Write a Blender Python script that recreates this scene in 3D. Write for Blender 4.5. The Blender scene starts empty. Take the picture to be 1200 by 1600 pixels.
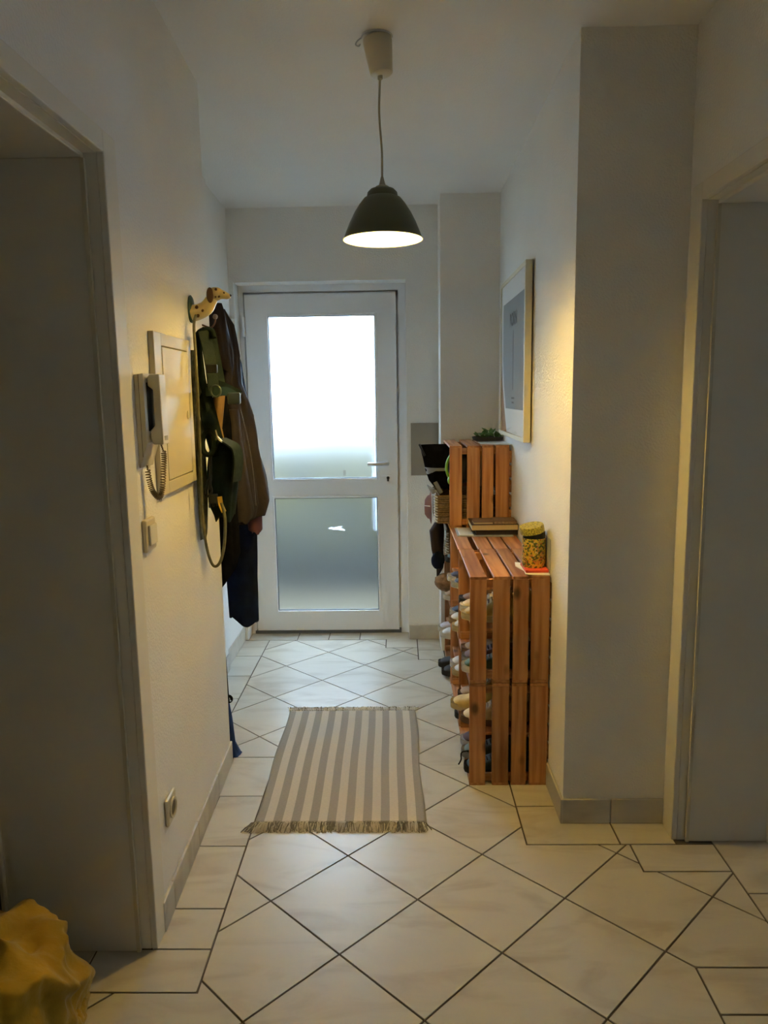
import bpy, math, random
from mathutils import Vector, Matrix, noise
random.seed(7)
PI = math.pi
sc = bpy.context.scene
COL = sc.collection

# ------------------------------------------------------------------ camera
HCAM = 1.45
FPX, PITCH, ROLL, YAW = 1174.91, 0.1555, -0.0150, 0.0218
Rz = Matrix.Rotation(YAW, 3, 'Z')
fw = Rz @ Vector((0, math.cos(PITCH), -math.sin(PITCH)))
up0 = Rz @ Vector((0, math.sin(PITCH), math.cos(PITCH)))
rt0 = Rz @ Vector((1, 0, 0))
rt = rt0*math.cos(ROLL) + up0*math.sin(ROLL)
up = -rt0*math.sin(ROLL) + up0*math.cos(ROLL)
cd = bpy.data.cameras.new('camera')
cam = bpy.data.objects.new('camera', cd)
COL.objects.link(cam)
cam.matrix_world = Matrix(((rt.x, up.x, -fw.x, 0), (rt.y, up.y, -fw.y, 0), (rt.z, up.z, -fw.z, HCAM), (0, 0, 0, 1)))
cd.sensor_fit = 'VERTICAL'
cd.sensor_height = 36
cd.lens = FPX/1600*36
cd.clip_start = 0.05
sc.camera = cam


def at(px, py, Y):
    """world point seen at a photograph pixel, at depth Y (used to measure real positions)"""
    d = fw + rt*((px-600)/FPX) + up*((800-py)/FPX)
    t = Y/d.y
    return Vector((d.x*t, Y, HCAM+d.z*t))


# ------------------------------------------------------------------ world, exposure
SKY = 14.5
w = bpy.data.worlds.new('overcast_sky')
sc.world = w
w.use_nodes = True
bg = w.node_tree.nodes['Background']
bg.inputs[0].default_value = (0.63, 0.84, 1.15, 1)
bg.inputs[1].default_value = SKY
sc.view_settings.view_transform = 'Standard'
sc.view_settings.look = 'None'
sc.view_settings.gamma = 1
sc.view_settings.exposure = 0.1
sc.view_settings.use_curve_mapping = False
sc.cycles.use_denoising = True
sc.cycles.max_bounces = 12
sc.cycles.diffuse_bounces = 6
sc.cycles.transmission_bounces = 8
sc.cycles.sample_clamp_indirect = 30.0
BULB = 430.0

# ------------------------------------------------------------------ materials
MATS = {}


def mat(name, color=(.8, .8, .8), rough=.6, metal=0., noise_scale=None, noise_amt=.12, bump=None, bump_dist=.001,
        spec=.5, coat=0., sheen=0., emit=None, coords='Object', random_amt=0.):
    if name in MATS:
        return MATS[name]
    m = bpy.data.materials.new(name)
    m.use_nodes = True
    nt = m.node_tree
    b = nt.nodes['Principled BSDF']
    b.inputs['Base Color'].default_value = (*color, 1)
    b.inputs['Roughness'].default_value = rough
    b.inputs['Metallic'].default_value = metal
    b.inputs['Specular IOR Level'].default_value = spec
    b.inputs['Coat Weight'].default_value = coat
    b.inputs['Sheen Weight'].default_value = sheen
    if emit:
        b.inputs['Emission Color'].default_value = (*emit[0], 1)
        b.inputs['Emission Strength'].default_value = emit[1]
    tc = nt.nodes.new('ShaderNodeTexCoord')
    if noise_scale:
        n = nt.nodes.new('ShaderNodeTexNoise')
        n.inputs['Scale'].default_value = noise_scale
        n.inputs['Detail'].default_value = 6
        nt.links.new(tc.outputs[coords], n.inputs['Vector'])
        mr = nt.nodes.new('ShaderNodeMapRange')
        mr.inputs[1].default_value = .3
        mr.inputs[2].default_value = .7
        mr.inputs[3].default_value = 1-noise_amt
        mr.inputs[4].default_value = 1+noise_amt*.5
        nt.links.new(n.outputs[0], mr.inputs[0])
        mx = nt.nodes.new('ShaderNodeVectorMath')
        mx.operation = 'SCALE'
        mx.inputs[0].default_value = color
        nt.links.new(mr.outputs[0], mx.inputs['Scale'])
        nt.links.new(mx.outputs[0], b.inputs['Base Color'])
    if bump:
        n2 = nt.nodes.new('ShaderNodeTexNoise')
        n2.inputs['Scale'].default_value = bump[0]
        n2.inputs['Detail'].default_value = bump[2] if len(bump) > 2 else 3
        nt.links.new(tc.outputs[coords], n2.inputs['Vector'])
        bp = nt.nodes.new('ShaderNodeBump')
        bp.inputs['Strength'].default_value = bump[1]
        bp.inputs['Distance'].default_value = bump_dist
        nt.links.new(n2.outputs[0], bp.inputs['Height'])
        nt.links.new(bp.outputs[0], b.inputs['Normal'])
    MATS[name] = m
    return m


def stripes(name, cols, axis, period, rough=.8, bump=None):
    """fabric / print whose colour runs in stripes along an object axis"""
    m = mat(name, cols[0], rough, bump=bump)
    nt = m.node_tree
    b = nt.nodes['Principled BSDF']
    tc = nt.nodes.new('ShaderNodeTexCoord')
    sp = nt.nodes.new('ShaderNodeSeparateXYZ')
    nt.links.new(tc.outputs['Object'], sp.inputs[0])
    md = nt.nodes.new('ShaderNodeMath'); md.operation = 'PINGPONG'
    md.inputs[1].default_value = period
    nt.links.new(sp.outputs[axis], md.inputs[0])
    gt = nt.nodes.new('ShaderNodeMath'); gt.operation = 'GREATER_THAN'
    gt.inputs[1].default_value = period/2
    nt.links.new(md.outputs[0], gt.inputs[0])
    mx = nt.nodes.new('ShaderNodeMix'); mx.data_type = 'RGBA'
    mx.inputs[6].default_value = (*cols[0], 1)
    mx.inputs[7].default_value = (*cols[1], 1)
    nt.links.new(gt.outputs[0], mx.inputs[0])
    nt.links.new(mx.outputs[2], b.inputs['Base Color'])
    return m


def ramp(nt, fac, stops):
    r = nt.nodes.new('ShaderNodeValToRGB')
    e = r.color_ramp.elements
    e[0].position, e[0].color = stops[0][0], (*stops[0][1], 1)
    e[1].position, e[1].color = stops[-1][0], (*stops[-1][1], 1)
    for p, c in stops[1:-1]:
        x = e.new(p); x.color = (*c, 1)
    nt.links.new(fac, r.inputs[0])
    return r.outputs[0]


def wood_mat():
    m = mat('pine_wood', (.4, .18, .07), .55)
    nt = m.node_tree
    b = nt.nodes['Principled BSDF']
    tc = nt.nodes.new('ShaderNodeTexCoord')
    oi = nt.nodes.new('ShaderNodeObjectInfo')
    off = nt.nodes.new('ShaderNodeVectorMath'); off.operation = 'SCALE'
    off.inputs[0].default_value = (7.3, 3.1, 5.7)
    nt.links.new(oi.outputs['Random'], off.inputs['Scale'])
    ad = nt.nodes.new('ShaderNodeVectorMath'); ad.operation = 'ADD'
    nt.links.new(tc.outputs['Object'], ad.inputs[0]); nt.links.new(off.outputs[0], ad.inputs[1])
    mp = nt.nodes.new('ShaderNodeMapping')
    mp.inputs['Scale'].default_value = (1.6, 22, 22)
    nt.links.new(ad.outputs[0], mp.inputs['Vector'])
    n = nt.nodes.new('ShaderNodeTexNoise'); n.inputs['Scale'].default_value = 1.6
    n.inputs['Detail'].default_value = 5; n.inputs['Distortion'].default_value = .6
    nt.links.new(mp.outputs[0], n.inputs['Vector'])
    wv = nt.nodes.new('ShaderNodeTexWave'); wv.bands_direction = 'Y'
    wv.inputs['Scale'].default_value = .55; wv.inputs['Distortion'].default_value = 5
    wv.inputs['Detail'].default_value = 2
    nt.links.new(mp.outputs[0], wv.inputs['Vector'])
    av = nt.nodes.new('ShaderNodeMath'); av.operation = 'MULTIPLY_ADD'
    av.inputs[1].default_value = .12; nt.links.new(wv.outputs['Fac'], av.inputs[0])
    nt.links.new(n.outputs[0], av.inputs[2])
    col = ramp(nt, av.outputs[0], [(.3, (.26, .088, .027)), (.5, (.37, .153, .054)), (.72, (.50, .245, .10))])
    # knots
    mk = nt.nodes.new('ShaderNodeMapping'); mk.inputs['Scale'].default_value = (6, 10, 10)
    nt.links.new(ad.outputs[0], mk.inputs['Vector'])
    vo = nt.nodes.new('ShaderNodeTexVoronoi'); vo.inputs['Scale'].default_value = 1.0
    nt.links.new(mk.outputs[0], vo.inputs['Vector'])
    kn = nt.nodes.new('ShaderNodeMapRange'); kn.inputs[1].default_value = .07; kn.inputs[2].default_value = .19
    kn.inputs[3].default_value = .28; kn.inputs[4].default_value = 1.
    nt.links.new(vo.outputs['Distance'], kn.inputs[0])
    tint = nt.nodes.new('ShaderNodeMapRange'); tint.inputs[3].default_value = .68; tint.inputs[4].default_value = 1.22
    nt.links.new(oi.outputs['Random'], tint.inputs[0])
    mu = nt.nodes.new('ShaderNodeMath'); mu.operation = 'MULTIPLY'
    nt.links.new(kn.outputs[0], mu.inputs[0]); nt.links.new(tint.outputs[0], mu.inputs[1])
    sc_ = nt.nodes.new('ShaderNodeVectorMath'); sc_.operation = 'SCALE'
    nt.links.new(col, sc_.inputs[0]); nt.links.new(mu.outputs[0], sc_.inputs['Scale'])
    nt.links.new(sc_.outputs[0], b.inputs['Base Color'])
    bp = nt.nodes.new('ShaderNodeBump'); bp.inputs['Strength'].default_value = .25; bp.inputs['Distance'].default_value = .001
    nt.links.new(n.outputs[0], bp.inputs['Height']); nt.links.new(bp.outputs[0], b.inputs['Normal'])
    return m


def tile_mat(name, c0, c1, rough):
    m = mat(name, c0, rough, spec=.32)
    nt = m.node_tree
    b = nt.nodes['Principled BSDF']
    tc = nt.nodes.new('ShaderNodeTexCoord')
    oi = nt.nodes.new('ShaderNodeObjectInfo')
    off = nt.nodes.new('ShaderNodeVectorMath'); off.operation = 'SCALE'
    off.inputs[0].default_value = (17, 11, 3)
    nt.links.new(oi.outputs['Random'], off.inputs['Scale'])
    ad = nt.nodes.new('ShaderNodeVectorMath'); ad.operation = 'ADD'
    nt.links.new(tc.outputs['Object'], ad.inputs[0]); nt.links.new(off.outputs[0], ad.inputs[1])
    mp = nt.nodes.new('ShaderNodeMapping'); mp.inputs['Scale'].default_value = (2.2, 6.5, 4)
    mp.inputs['Rotation'].default_value = (0, 0, .2)
    nt.links.new(ad.outputs[0], mp.inputs['Vector'])
    n = nt.nodes.new('ShaderNodeTexNoise'); n.inputs['Scale'].default_value = 1.3
    n.inputs['Detail'].default_value = 6; n.inputs['Distortion'].default_value = 1.2
    nt.links.new(mp.outputs[0], n.inputs['Vector'])
    col = ramp(nt, n.outputs[0], [(.33, c1), (.5, c0), (.75, tuple(min(1, k*1.05) for k in c0))])
    nt.links.new(col, b.inputs['Base Color'])
    return m


def frosted():
    m = bpy.data.materials.new('frosted_glass')
    m.use_nodes = True
    nt = m.node_tree
    for n in list(nt.nodes):
        nt.nodes.remove(n)
    o = nt.nodes.new('ShaderNodeOutputMaterial')
    g = nt.nodes.new('ShaderNodeBsdfGlass')
    g.inputs['Color'].default_value = (.93, .96, .96, 1)
    g.distribution = 'BECKMANN'
    g.inputs['Roughness'].default_value = .28
    g.inputs['IOR'].default_value = 1.35
    t = nt.nodes.new('ShaderNodeBsdfTranslucent')
    t.inputs['Color'].default_value = (.85, .9, .92, 1)
    mx = nt.nodes.new('ShaderNodeMixShader'); mx.inputs[0].default_value = .025
    g2 = nt.nodes.new('ShaderNodeBsdfGlass'); g2.distribution = 'BECKMANN'
    g2.inputs['Color'].default_value = (.97, .95, .85, 1)
    g2.inputs['Roughness'].default_value = .62
    g2.inputs['IOR'].default_value = 1.35
    mg = nt.nodes.new('ShaderNodeMixShader'); mg.inputs[0].default_value = .22
    nt.links.new(g.outputs[0], mg.inputs[1]); nt.links.new(g2.outputs[0], mg.inputs[2])
    nt.links.new(mg.outputs[0], mx.inputs[1]); nt.links.new(t.outputs[0], mx.inputs[2])
    nt.links.new(mx.outputs[0], o.inputs[0])
    return m


def clear_glass():
    m = bpy.data.materials.new('picture_glass')
    m.use_nodes = True
    nt = m.node_tree
    for n in list(nt.nodes):
        nt.nodes.remove(n)
    o = nt.nodes.new('ShaderNodeOutputMaterial')
    t = nt.nodes.new('ShaderNodeBsdfTransparent')
    g = nt.nodes.new('ShaderNodeBsdfGlossy'); g.inputs['Roughness'].default_value = .03
    lw = nt.nodes.new('ShaderNodeLayerWeight'); lw.inputs[0].default_value = .5
    f = nt.nodes.new('ShaderNodeMath'); f.operation = 'POWER'; f.inputs[1].default_value = 14
    nt.links.new(lw.outputs['Facing'], f.inputs[0])
    mx = nt.nodes.new('ShaderNodeMixShader')
    nt.links.new(f.outputs[0], mx.inputs[0])
    nt.links.new(t.outputs[0], mx.inputs[1]); nt.links.new(g.outputs[0], mx.inputs[2])
    nt.links.new(mx.outputs[0], o.inputs[0])
    return m


def floral_mat():
    m = mat('floral_tin', (.5, .4, .05), .35)
    nt = m.node_tree
    b = nt.nodes['Principled BSDF']
    tc = nt.nodes.new('ShaderNodeTexCoord')
    vo = nt.nodes.new('ShaderNodeTexVoronoi'); vo.inputs['Scale'].default_value = 170
    nt.links.new(tc.outputs['Object'], vo.inputs['Vector'])
    sp = nt.nodes.new('ShaderNodeSeparateColor')
    nt.links.new(vo.outputs['Color'], sp.inputs[0])
    col = ramp(nt, sp.outputs[0], [(0., (.06, .09, .02)), (.3, (.12, .14, .02)), (.42, (.62, .50, .04)), (.7, (.70, .45, .05)), (.85, (.5, .14, .03)), (1., (.75, .62, .2))])
    nt.links.new(col, b.inputs['Base Color'])
    return m


M_WALL = mat('white_plaster', (.87, .85, .80), .9, noise_scale=3, noise_amt=.03, bump=(130, .8, 4), bump_dist=.0035, coords='Object')
M_CEIL = mat('ceiling_paint', (.87, .855, .82), .92, noise_scale=2, noise_amt=.03, bump=(150, .6, 3), bump_dist=.0025)
M_FRAME = mat('cream_lacquer', (.80, .76, .66), .45, noise_scale=4, noise_amt=.03)
M_PVC = mat('white_plastic_frame', (.90, .90, .90), .3, noise_scale=5, noise_amt=.02)
M_GASKET = mat('grey_gasket', (.12, .13, .14), .5)
M_ALU = mat('brushed_aluminium', (.62, .63, .65), .32, metal=.9)
M_STEEL = mat('stainless_steel', (.6, .62, .66), .3, metal=1.)
M_TILE = tile_mat('ivory_tile', (.55, .51, .43), (.46, .41, .33), .32)
M_SKIRT = tile_mat('skirting_tile', (.56, .52, .44), (.47, .43, .36), .5)
M_GROUT = mat('brown_grout', (.10, .078, .06), .9, bump=(300, .4))
M_WOOD = wood_mat()
M_GLASS = frosted()
M_PGLASS = clear_glass()
M_STICK = bpy.data.materials.new('thin_white_film'); M_STICK.use_nodes = True
_n = M_STICK.node_tree; _t = _n.nodes.new('ShaderNodeBsdfTranslucent'); _t.inputs[0].default_value = (.95, .95, .95, 1)
_n.links.new(_t.outputs[0], _n.nodes['Material Output'].inputs[0])
M_CREAM = mat('cream_plastic', (.62, .56, .40), .4)
M_IVORY = mat('ivory_plastic', (.66, .61, .47), .38)
M_DARK = mat('dark_gap', (.01, .01, .01), .7)
M_BLACK = mat('black_fabric', (.008, .008, .010), 1., spec=0., noise_scale=30, noise_amt=.3)
M_BLACKP = mat('black_plastic', (.012, .012, .013), .35)
M_NAVY = mat('navy_cloth', (.009, .013, .028), .95, spec=.03, noise_scale=18, noise_amt=.3, bump=(60, .5, 5), bump_dist=.006)
M_BROWN = mat('brown_rain_cloth', (.046, .034, .030), .75, spec=.12, noise_scale=9, noise_amt=.2, bump=(16, .6, 5), bump_dist=.012)
M_DBROWN = mat('dark_brown_cloth', (.035, .022, .018), .7, spec=.12, noise_scale=9, noise_amt=.2, bump=(20, .5, 5), bump_dist=.01)
M_MAROON = mat('maroon_cloth', (.13, .05, .055), .7, spec=.12, noise_scale=12, noise_amt=.2)
M_TAN = mat('tan_canvas', (.27, .16, .065), .8, spec=.12, noise_scale=12, noise_amt=.2, bump=(30, .4), bump_dist=.005)
M_GREEN = mat('green_webbing', (.017, .027, .023), .7, spec=.12, noise_scale=60, noise_amt=.25, bump=(260, .5), bump_dist=.001)
M_DGREEN = mat('dark_green_canvas', (.010, .018, .015), .8, spec=.12, noise_scale=30, noise_amt=.3, bump=(40, .4), bump_dist=.004)
M_TEAL = mat('teal_webbing', (.03, .06, .055), .65, spec=.15)
M_OLIVE = mat('olive_leather', (.14, .125, .055), .45, noise_scale=40, noise_amt=.4)
M_SAGE = mat('sage_fleece', (.26, .26, .16), .95, spec=.12, noise_scale=60, noise_amt=.35, bump=(120, .8), bump_dist=.004)
M_YSTRAP = mat('yellow_webbing', (.55, .33, .04), .7)
M_BLUE = mat('blue_nylon', (.018, .045, .20), .5, spec=.12, noise_scale=12, noise_amt=.35)
M_YELLOW = mat('mustard_linen', (.40, .245, .012), .85, noise_scale=7, noise_amt=.35, bump=(22, .7, 7), bump_dist=.01, sheen=.2)
M_DOG = mat('cream_painted_wood', (.70, .55, .24), .4)
M_DOGSPOT = mat('brown_paint', (.12, .045, .015), .4)
M_DOGPLATE = mat('green_painted_wood', (.02, .06, .03), .45)
M_SHADE = mat('olive_green_enamel', (.085, .092, .055), .42)
M_SHADEIN = mat('white_enamel', (.9, .88, .82), .5)
M_WCORD = mat('ivory_cord', (.45, .40, .27), .6)
M_WPAPER = mat('white_paper', (.78, .77, .74), .8)
M_PRINT = mat('grey_print', (.27, .29, .29), .8, noise_scale=8, noise_amt=.1)
M_INK = mat('dark_ink', (.03, .035, .035), .8)
M_CARD = mat('brown_backing', (.36, .17, .045), .8)
M_OATMEAL = mat('beige_board', (.33, .30, .245), .8, noise_scale=8, noise_amt=.05)
M_BASKET = mat('wicker', (.26, .17, .09), .7, noise_scale=90, noise_amt=.5)
M_BASKETW = mat('white_woven_rim', (.62, .60, .55), .8)
M_PINK = mat('pink_felt', (.30, .16, .15), .9, spec=.12, noise_scale=10, noise_amt=.2)
M_LIME = mat('lime_shell', (.25, .55, .03), .35)
M_LEAF = mat('green_leaf', (.06, .16, .03), .6, noise_scale=25, noise_amt=.5)
M_RED = mat('red_card', (.65, .07, .03), .5)
M_PAGES = stripes('book_pages', [(.62, .50, .30), (.55, .44, .25)], 2, .0012)
M_COVER = mat('dark_cover', (.035, .022, .02), .4)
M_COVER2 = mat('brown_cover', (.16, .09, .05), .5)
M_GREYC = mat('grey_cover', (.35, .36, .37), .5)
M_TIN = floral_mat()
M_HEDGE = mat('hedge_foliage', (.042, .034, .006), .9, spec=.12, noise_scale=4, noise_amt=.5)
M_GRAVEL = mat('pale_paving', (.062, .043, .013), .9, noise_scale=3, noise_amt=.1)
M_BULB = mat('lit_bulb', (1, .8, .5), .5, emit=((1., .68, .17), BULB))
M_FLEECE = mat('brown_fur', (.24, .15, .085), .95, spec=.12, noise_scale=50, noise_amt=.4, bump=(80, 1.), bump_dist=.006)


# ------------------------------------------------------------------ mesh helpers
class MB:
    def __init__(self):
        self.v = []; self.f = []; self.mi = []

    def add(self, vs, fs, mi=0):
        n = len(self.v)
        self.v += [Vector(p) for p in vs]
        self.f += [tuple(i+n for i in f) for f in fs]
        self.mi += [mi]*len(fs)
        return self

    def box(self, x0, x1, y0, y1, z0, z1, mi=0):
        vs = [(x, y, z) for x in (x0, x1) for y in (y0, y1) for z in (z0, z1)]
        return self.add(vs, [(0, 1, 3, 2), (4, 6, 7, 5), (0, 4, 5, 1), (2, 3, 7, 6), (0, 2, 6, 4), (1, 5, 7, 3)], mi)

    def prism(self, pts, z0, z1, mi=0):
        a = sum(pts[i][0]*pts[(i+1) % len(pts)][1]-pts[(i+1) % len(pts)][0]*pts[i][1] for i in range(len(pts)))
        if a < 0:
            pts = pts[::-1]
        n = len(pts)
        vs = [(x, y, z0) for x, y in pts]+[(x, y, z1) for x, y in pts]
        fs = [tuple(range(n))[::-1], tuple(range(n, 2*n))]+[(i, (i+1) % n, (i+1) % n+n, i+n) for i in range(n)]
        return self.add(vs, fs, mi)

    def extrude(self, pts, d, mi=0):
        """pts: planar 3D loop, d: extrusion vector"""
        n = len(pts); d = Vector(d)
        vs = [Vector(p) for p in pts]+[Vector(p)+d for p in pts]
        fs = [tuple(range(n))[::-1], tuple(range(n, 2*n))]+[(i, (i+1) % n, (i+1) % n+n, i+n) for i in range(n)]
        return self.add(vs, fs, mi)

    def lathe(self, prof, c=(0, 0, 0), n=32, axis='z', cap=True, mi=0):
        vs = []; fs = []
        for r, h in prof:
            for k in range(n):
                a = 2*PI*k/n
                p = (r*math.cos(a), r*math.sin(a), h)
                if axis == 'x': p = (p[2], p[0], p[1])
                if axis == 'y': p = (p[0], p[2], p[1])
                vs.append(Vector(p)+Vector(c))
        m = len(prof)
        for j in range(m-1):
            for k in range(n):
                fs.append((j*n+k, j*n+(k+1) % n, (j+1)*n+(k+1) % n, (j+1)*n+k))
        if cap:
            fs.append(tuple(range(n))[::-1]); fs.append(tuple(range((m-1)*n, m*n)))
        return self.add(vs, fs, mi)

    def tube(self, pts, r, n=8, closed=False, flat=None, mi=0, side=None):
        """sweep; flat=(half width, half thickness) makes a strap whose width lies along `side`"""
        pts = [Vector(p) for p in pts]
        m = len(pts); vs = []; fs = []
        pn = None
        for i, p in enumerate(pts):
            if closed:
                t = (pts[(i+1) % m]-pts[i-1]).normalized()
            else:
                t = (pts[min(i+1, m-1)]-pts[max(i-1, 0)]).normalized()
            if side is not None:
                s = Vector(side); s = (s-t*s.dot(t))
                s = s.normalized() if s.length > 1e-6 else t.orthogonal().normalized()
            elif pn is None:
                s = t.orthogonal().normalized()
            else:
                s = (pn-t*pn.dot(t)).normalized()
            pn = s
            b = t.cross(s)
            rr = r[i] if isinstance(r, (list, tuple)) else r
            if flat:
                ring = [(-flat[0], -flat[1]), (flat[0], -flat[1]), (flat[0], flat[1]), (-flat[0], flat[1])]
                vs += [p+s*a+b*c for a, c in ring]
                k = 4
            else:
                k = n
                vs += [p+s*(rr*math.cos(2*PI*q/n))+b*(rr*math.sin(2*PI*q/n)) for q in range(n)]
        L = m if closed else m-1
        for i in range(L):
            a = i*k; c = ((i+1) % m)*k
            for q in range(k):
                fs.append((a+q, a+(q+1) % k, c+(q+1) % k, c+q))
        if not closed:
            fs.append(tuple(range(k))[::-1]); fs.append(tuple(range((m-1)*k, m*k)))
        return self.add(vs, fs, mi)

    def blob(self, c, r, nu=16, nv=10, f=None, mi=0):
        """ellipsoid; f(dir)->scale"""
        vs = []; fs = []
        for j in range(nv+1):
            th = PI*j/nv
            for i in range(nu):
                ph = 2*PI*i/nu
                d = Vector((math.sin(th)*math.cos(ph), math.sin(th)*math.sin(ph), math.cos(th)))
                k = f(d) if f else 1
                vs.append(Vector(c)+Vector((d.x*r[0]*k, d.y*r[1]*k, d.z*r[2]*k)))
        for j in range(nv):
            for i in range(nu):
                fs.append((j*nu+i, (j+1)*nu+i, (j+1)*nu+(i+1) % nu, j*nu+(i+1) % nu))
        return self.add(vs, fs, mi)

    def loft(self, rings, n=44, folds=7, amp=.12, seed=0., steps=5, cap=True, mi=0, jitter=.03):
        """hanging cloth: rings (z, cx, cy, rx, ry) joined smoothly, with folds that deepen downward"""
        rs = []
        for a, b in zip(rings, rings[1:]):
            for s in range(steps):
                t = s/steps
                rs.append(tuple(a[k]*(1-t)+b[k]*t for k in range(5)))
        rs.append(rings[-1])
        m = len(rs); vs = []; fs = []
        for j, (z, cx, cy, rx, ry) in enumerate(rs):
            g = min(1, .25+j/m)
            for k in range(n):
                a = 2*PI*k/n
                q = 1+amp*g*math.sin(folds*a+seed+.8*math.sin(j*.25+seed))+amp*.5*g*math.sin((folds*2+1)*a+seed*2.3+j*.15)
                q += jitter*noise.noise(Vector((math.cos(a)*2+seed, math.sin(a)*2, z*6)))*2
                vs.append(Vector((cx+rx*q*math.cos(a), cy+ry*q*math.sin(a), z+.012*math.sin(3*a+seed)*(j == m-1))))
        for j in range(m-1):
            for k in range(n):
                fs.append((j*n+k, (j+1)*n+k, (j+1)*n+(k+1) % n, j*n+(k+1) % n))
        if cap:
            fs.append(tuple(range(n))); fs.append(tuple(range((m-1)*n, m*n))[::-1])
        return self.add(vs, fs, mi)


def spline(pts, n=8, closed=False):
    pts = [Vector(p) for p in pts]
    out = []
    m = len(pts)
    L = m if closed else m-1
    for i in range(L):
        p0 = pts[i-1] if (closed or i > 0) else pts[0]
        p1 = pts[i]; p2 = pts[(i+1) % m]
        p3 = pts[(i+2) % m] if (closed or i+2 < m) else pts[m-1]
        for s in range(n):
            t = s/n
            out.append(.5*((2*p1)+(p2-p0)*t+(2*p0-5*p1+4*p2-p3)*t*t+(3*p1-p0-3*p2+p3)*t**3))
    if not closed:
        out.append(pts[-1])
    return out


def wloc(o):
    v = Vector((0, 0, 0))
    while o is not None:
        v = v+o.location
        o = o.parent
    return v


def obj(name, mb, mats, parent=None, smooth=None, bevel=None, world=True, thick=None, sub=0):
    """links the MB as ONE mesh object; world=True: MB is in world coordinates, parent unrotated"""
    me = bpy.data.meshes.new(name)
    off = wloc(parent) if (parent is not None and world) else Vector((0, 0, 0))
    me.from_pydata([tuple(p-off) for p in mb.v], [], mb.f)
    if not isinstance(mats, (list, tuple)):
        mats = [mats]
    for m in mats:
        me.materials.append(m)
    if len(mats) > 1:
        me.polygons.foreach_set('material_index', mb.mi)
    me.validate()
    if smooth:
        me.polygons.foreach_set('use_smooth', [True]*len(me.polygons))
        if smooth < 179:
            me.set_sharp_from_angle(angle=math.radians(smooth))
    o = bpy.data.objects.new(name, me)
    COL.objects.link(o)
    if parent is not None:
        o.parent = parent
    if thick:
        md = o.modifiers.new('thickness', 'SOLIDIFY'); md.thickness = thick; md.offset = 0
    if sub:
        md = o.modifiers.new('smooth', 'SUBSURF'); md.levels = sub; md.render_levels = sub
    if bevel:
        md = o.modifiers.new('edge', 'BEVEL'); md.width = bevel; md.segments = 2; md.limit_method = 'ANGLE'
    return o


def thing(name, label, cat, loc=(0, 0, 0), rz=0, group=None):
    o = bpy.data.objects.new(name, None)
    COL.objects.link(o)
    o.location = loc; o.rotation_euler = (0, 0, rz)
    o.empty_display_size = .05
    o['label'] = label; o['category'] = cat
    if group: o['group'] = group
    return o


def tag(o, label, cat, group=None):
    o['label'] = label; o['category'] = cat
    if group: o['group'] = group
    return o


def struct_root(name):
    o = bpy.data.objects.new(name, None)
    COL.objects.link(o); o['kind'] = 'structure'; o.empty_display_size = .05
    return o


def struct(name, mb, m, **k):
    o = obj(name, mb, m, **k)
    o['kind'] = 'structure'
    return o


def inst(src, name, parent, loc, rot=(0, 0, 0)):
    o = bpy.data.objects.new(name, src)
    COL.objects.link(o); o.parent = parent
    o.location = loc; o.rotation_euler = rot
    return o


# ------------------------------------------------------------------ room shell
ZC = 2.49


def zceil(x, y):
    """the old plaster ceiling is not level: it rises a little towards the near left corner"""
    d = 4.33-max(1.6, min(4.33, y))
    return 2.472+.009*d+max(0, -.1-max(x, -.75))**2*.0875*d


ZW = 2.62
XL0, XL1 = -.664, -.692         # near left wall runs slightly out of square
struct('wall_left', MB().prism([(XL0, 1.84), (XL1, 2.82), (-.93, 2.82), (-.93, 3.85), (-.945, 3.85), (-.945, 4.62), (-1.3, 4.62), (-1.3, 2.9), (-1.03, 2.9), (-1.03, 1.84)], 0, ZW)
       .box(-1.03, XL0, .86, 1.84, 2.045, ZW).box(-1.03, XL0, -1.6, .86, 0, ZW), M_WALL)
wb = MB().box(-.945, -.919, 4.33, 4.62, 0, 2.078).box(.044, .225, 4.33, 4.62, 0, 2.078).box(-.945, .225, 4.33, 4.62, 2.078, ZW)
wb.box(.225, .54, 4.12, 4.62, 0, ZW)
struct('wall_back', wb, M_WALL)
wr = MB().prism([(.54, 4.62), (.54, 2.378), (.877, 2.378), (.877, 2.345), (1.17, 2.345), (1.17, 4.62)], 0, ZW)
wr.box(.877, 1.17, 1.38, 2.345, 2.03, ZW).box(.877, 1.17, -1.6, 1.38, 0, ZW)
struct('wall_right', wr, M_WALL)
struct('wall_front', MB().box(-1.03, 1.17, -1.75, -1.6, 0, ZW), M_WALL)
# neighbouring rooms behind the two doorways
struct('wall_left_room', MB().box(-3.2, -3.05, -.2, 3.0, 0, ZW).box(-3.05, -1.03, -.2, -.05, 0, ZW).box(-3.05, -1.3, 2.9, 3.05, 0, ZW), M_WALL)
wrr = MB().box(1.17, 3.7, .0, .15, 0, ZW).box(1.17, 3.7, 3.75, 3.9, 0, ZW)
wrr.box(3.55, 3.7, .15, 2.2, 0, ZW).box(3.55, 3.7, 2.65, 3.75, 0, ZW).box(3.55, 3.7, 2.2, 2.65, 0, 1.2).box(3.55, 3.7, 2.2, 2.65, 1.62, ZW)
struct('wall_right_room', wrr, M_WALL)
w1 = struct_root('window_1')
wm = MB()
for y0, y1, z0, z1 in ((2.2, 2.24, 1.2, 1.62), (2.61, 2.65, 1.2, 1.62), (2.24, 2.61, 1.2, 1.24), (2.24, 2.61, 1.58, 1.62)):
    wm.box(3.58, 3.64, y0, y1, z0, z1)
obj('window_frame', wm, M_PVC, w1)
vs = []; fs = []
NX, NY = 70, 64
for j in range(NY+1):
    for i in range(NX+1):
        x, y = -3.2+6.9*i/NX, -1.75+6.37*j/NY
        vs.append((x, y, zceil(x, y)))
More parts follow.
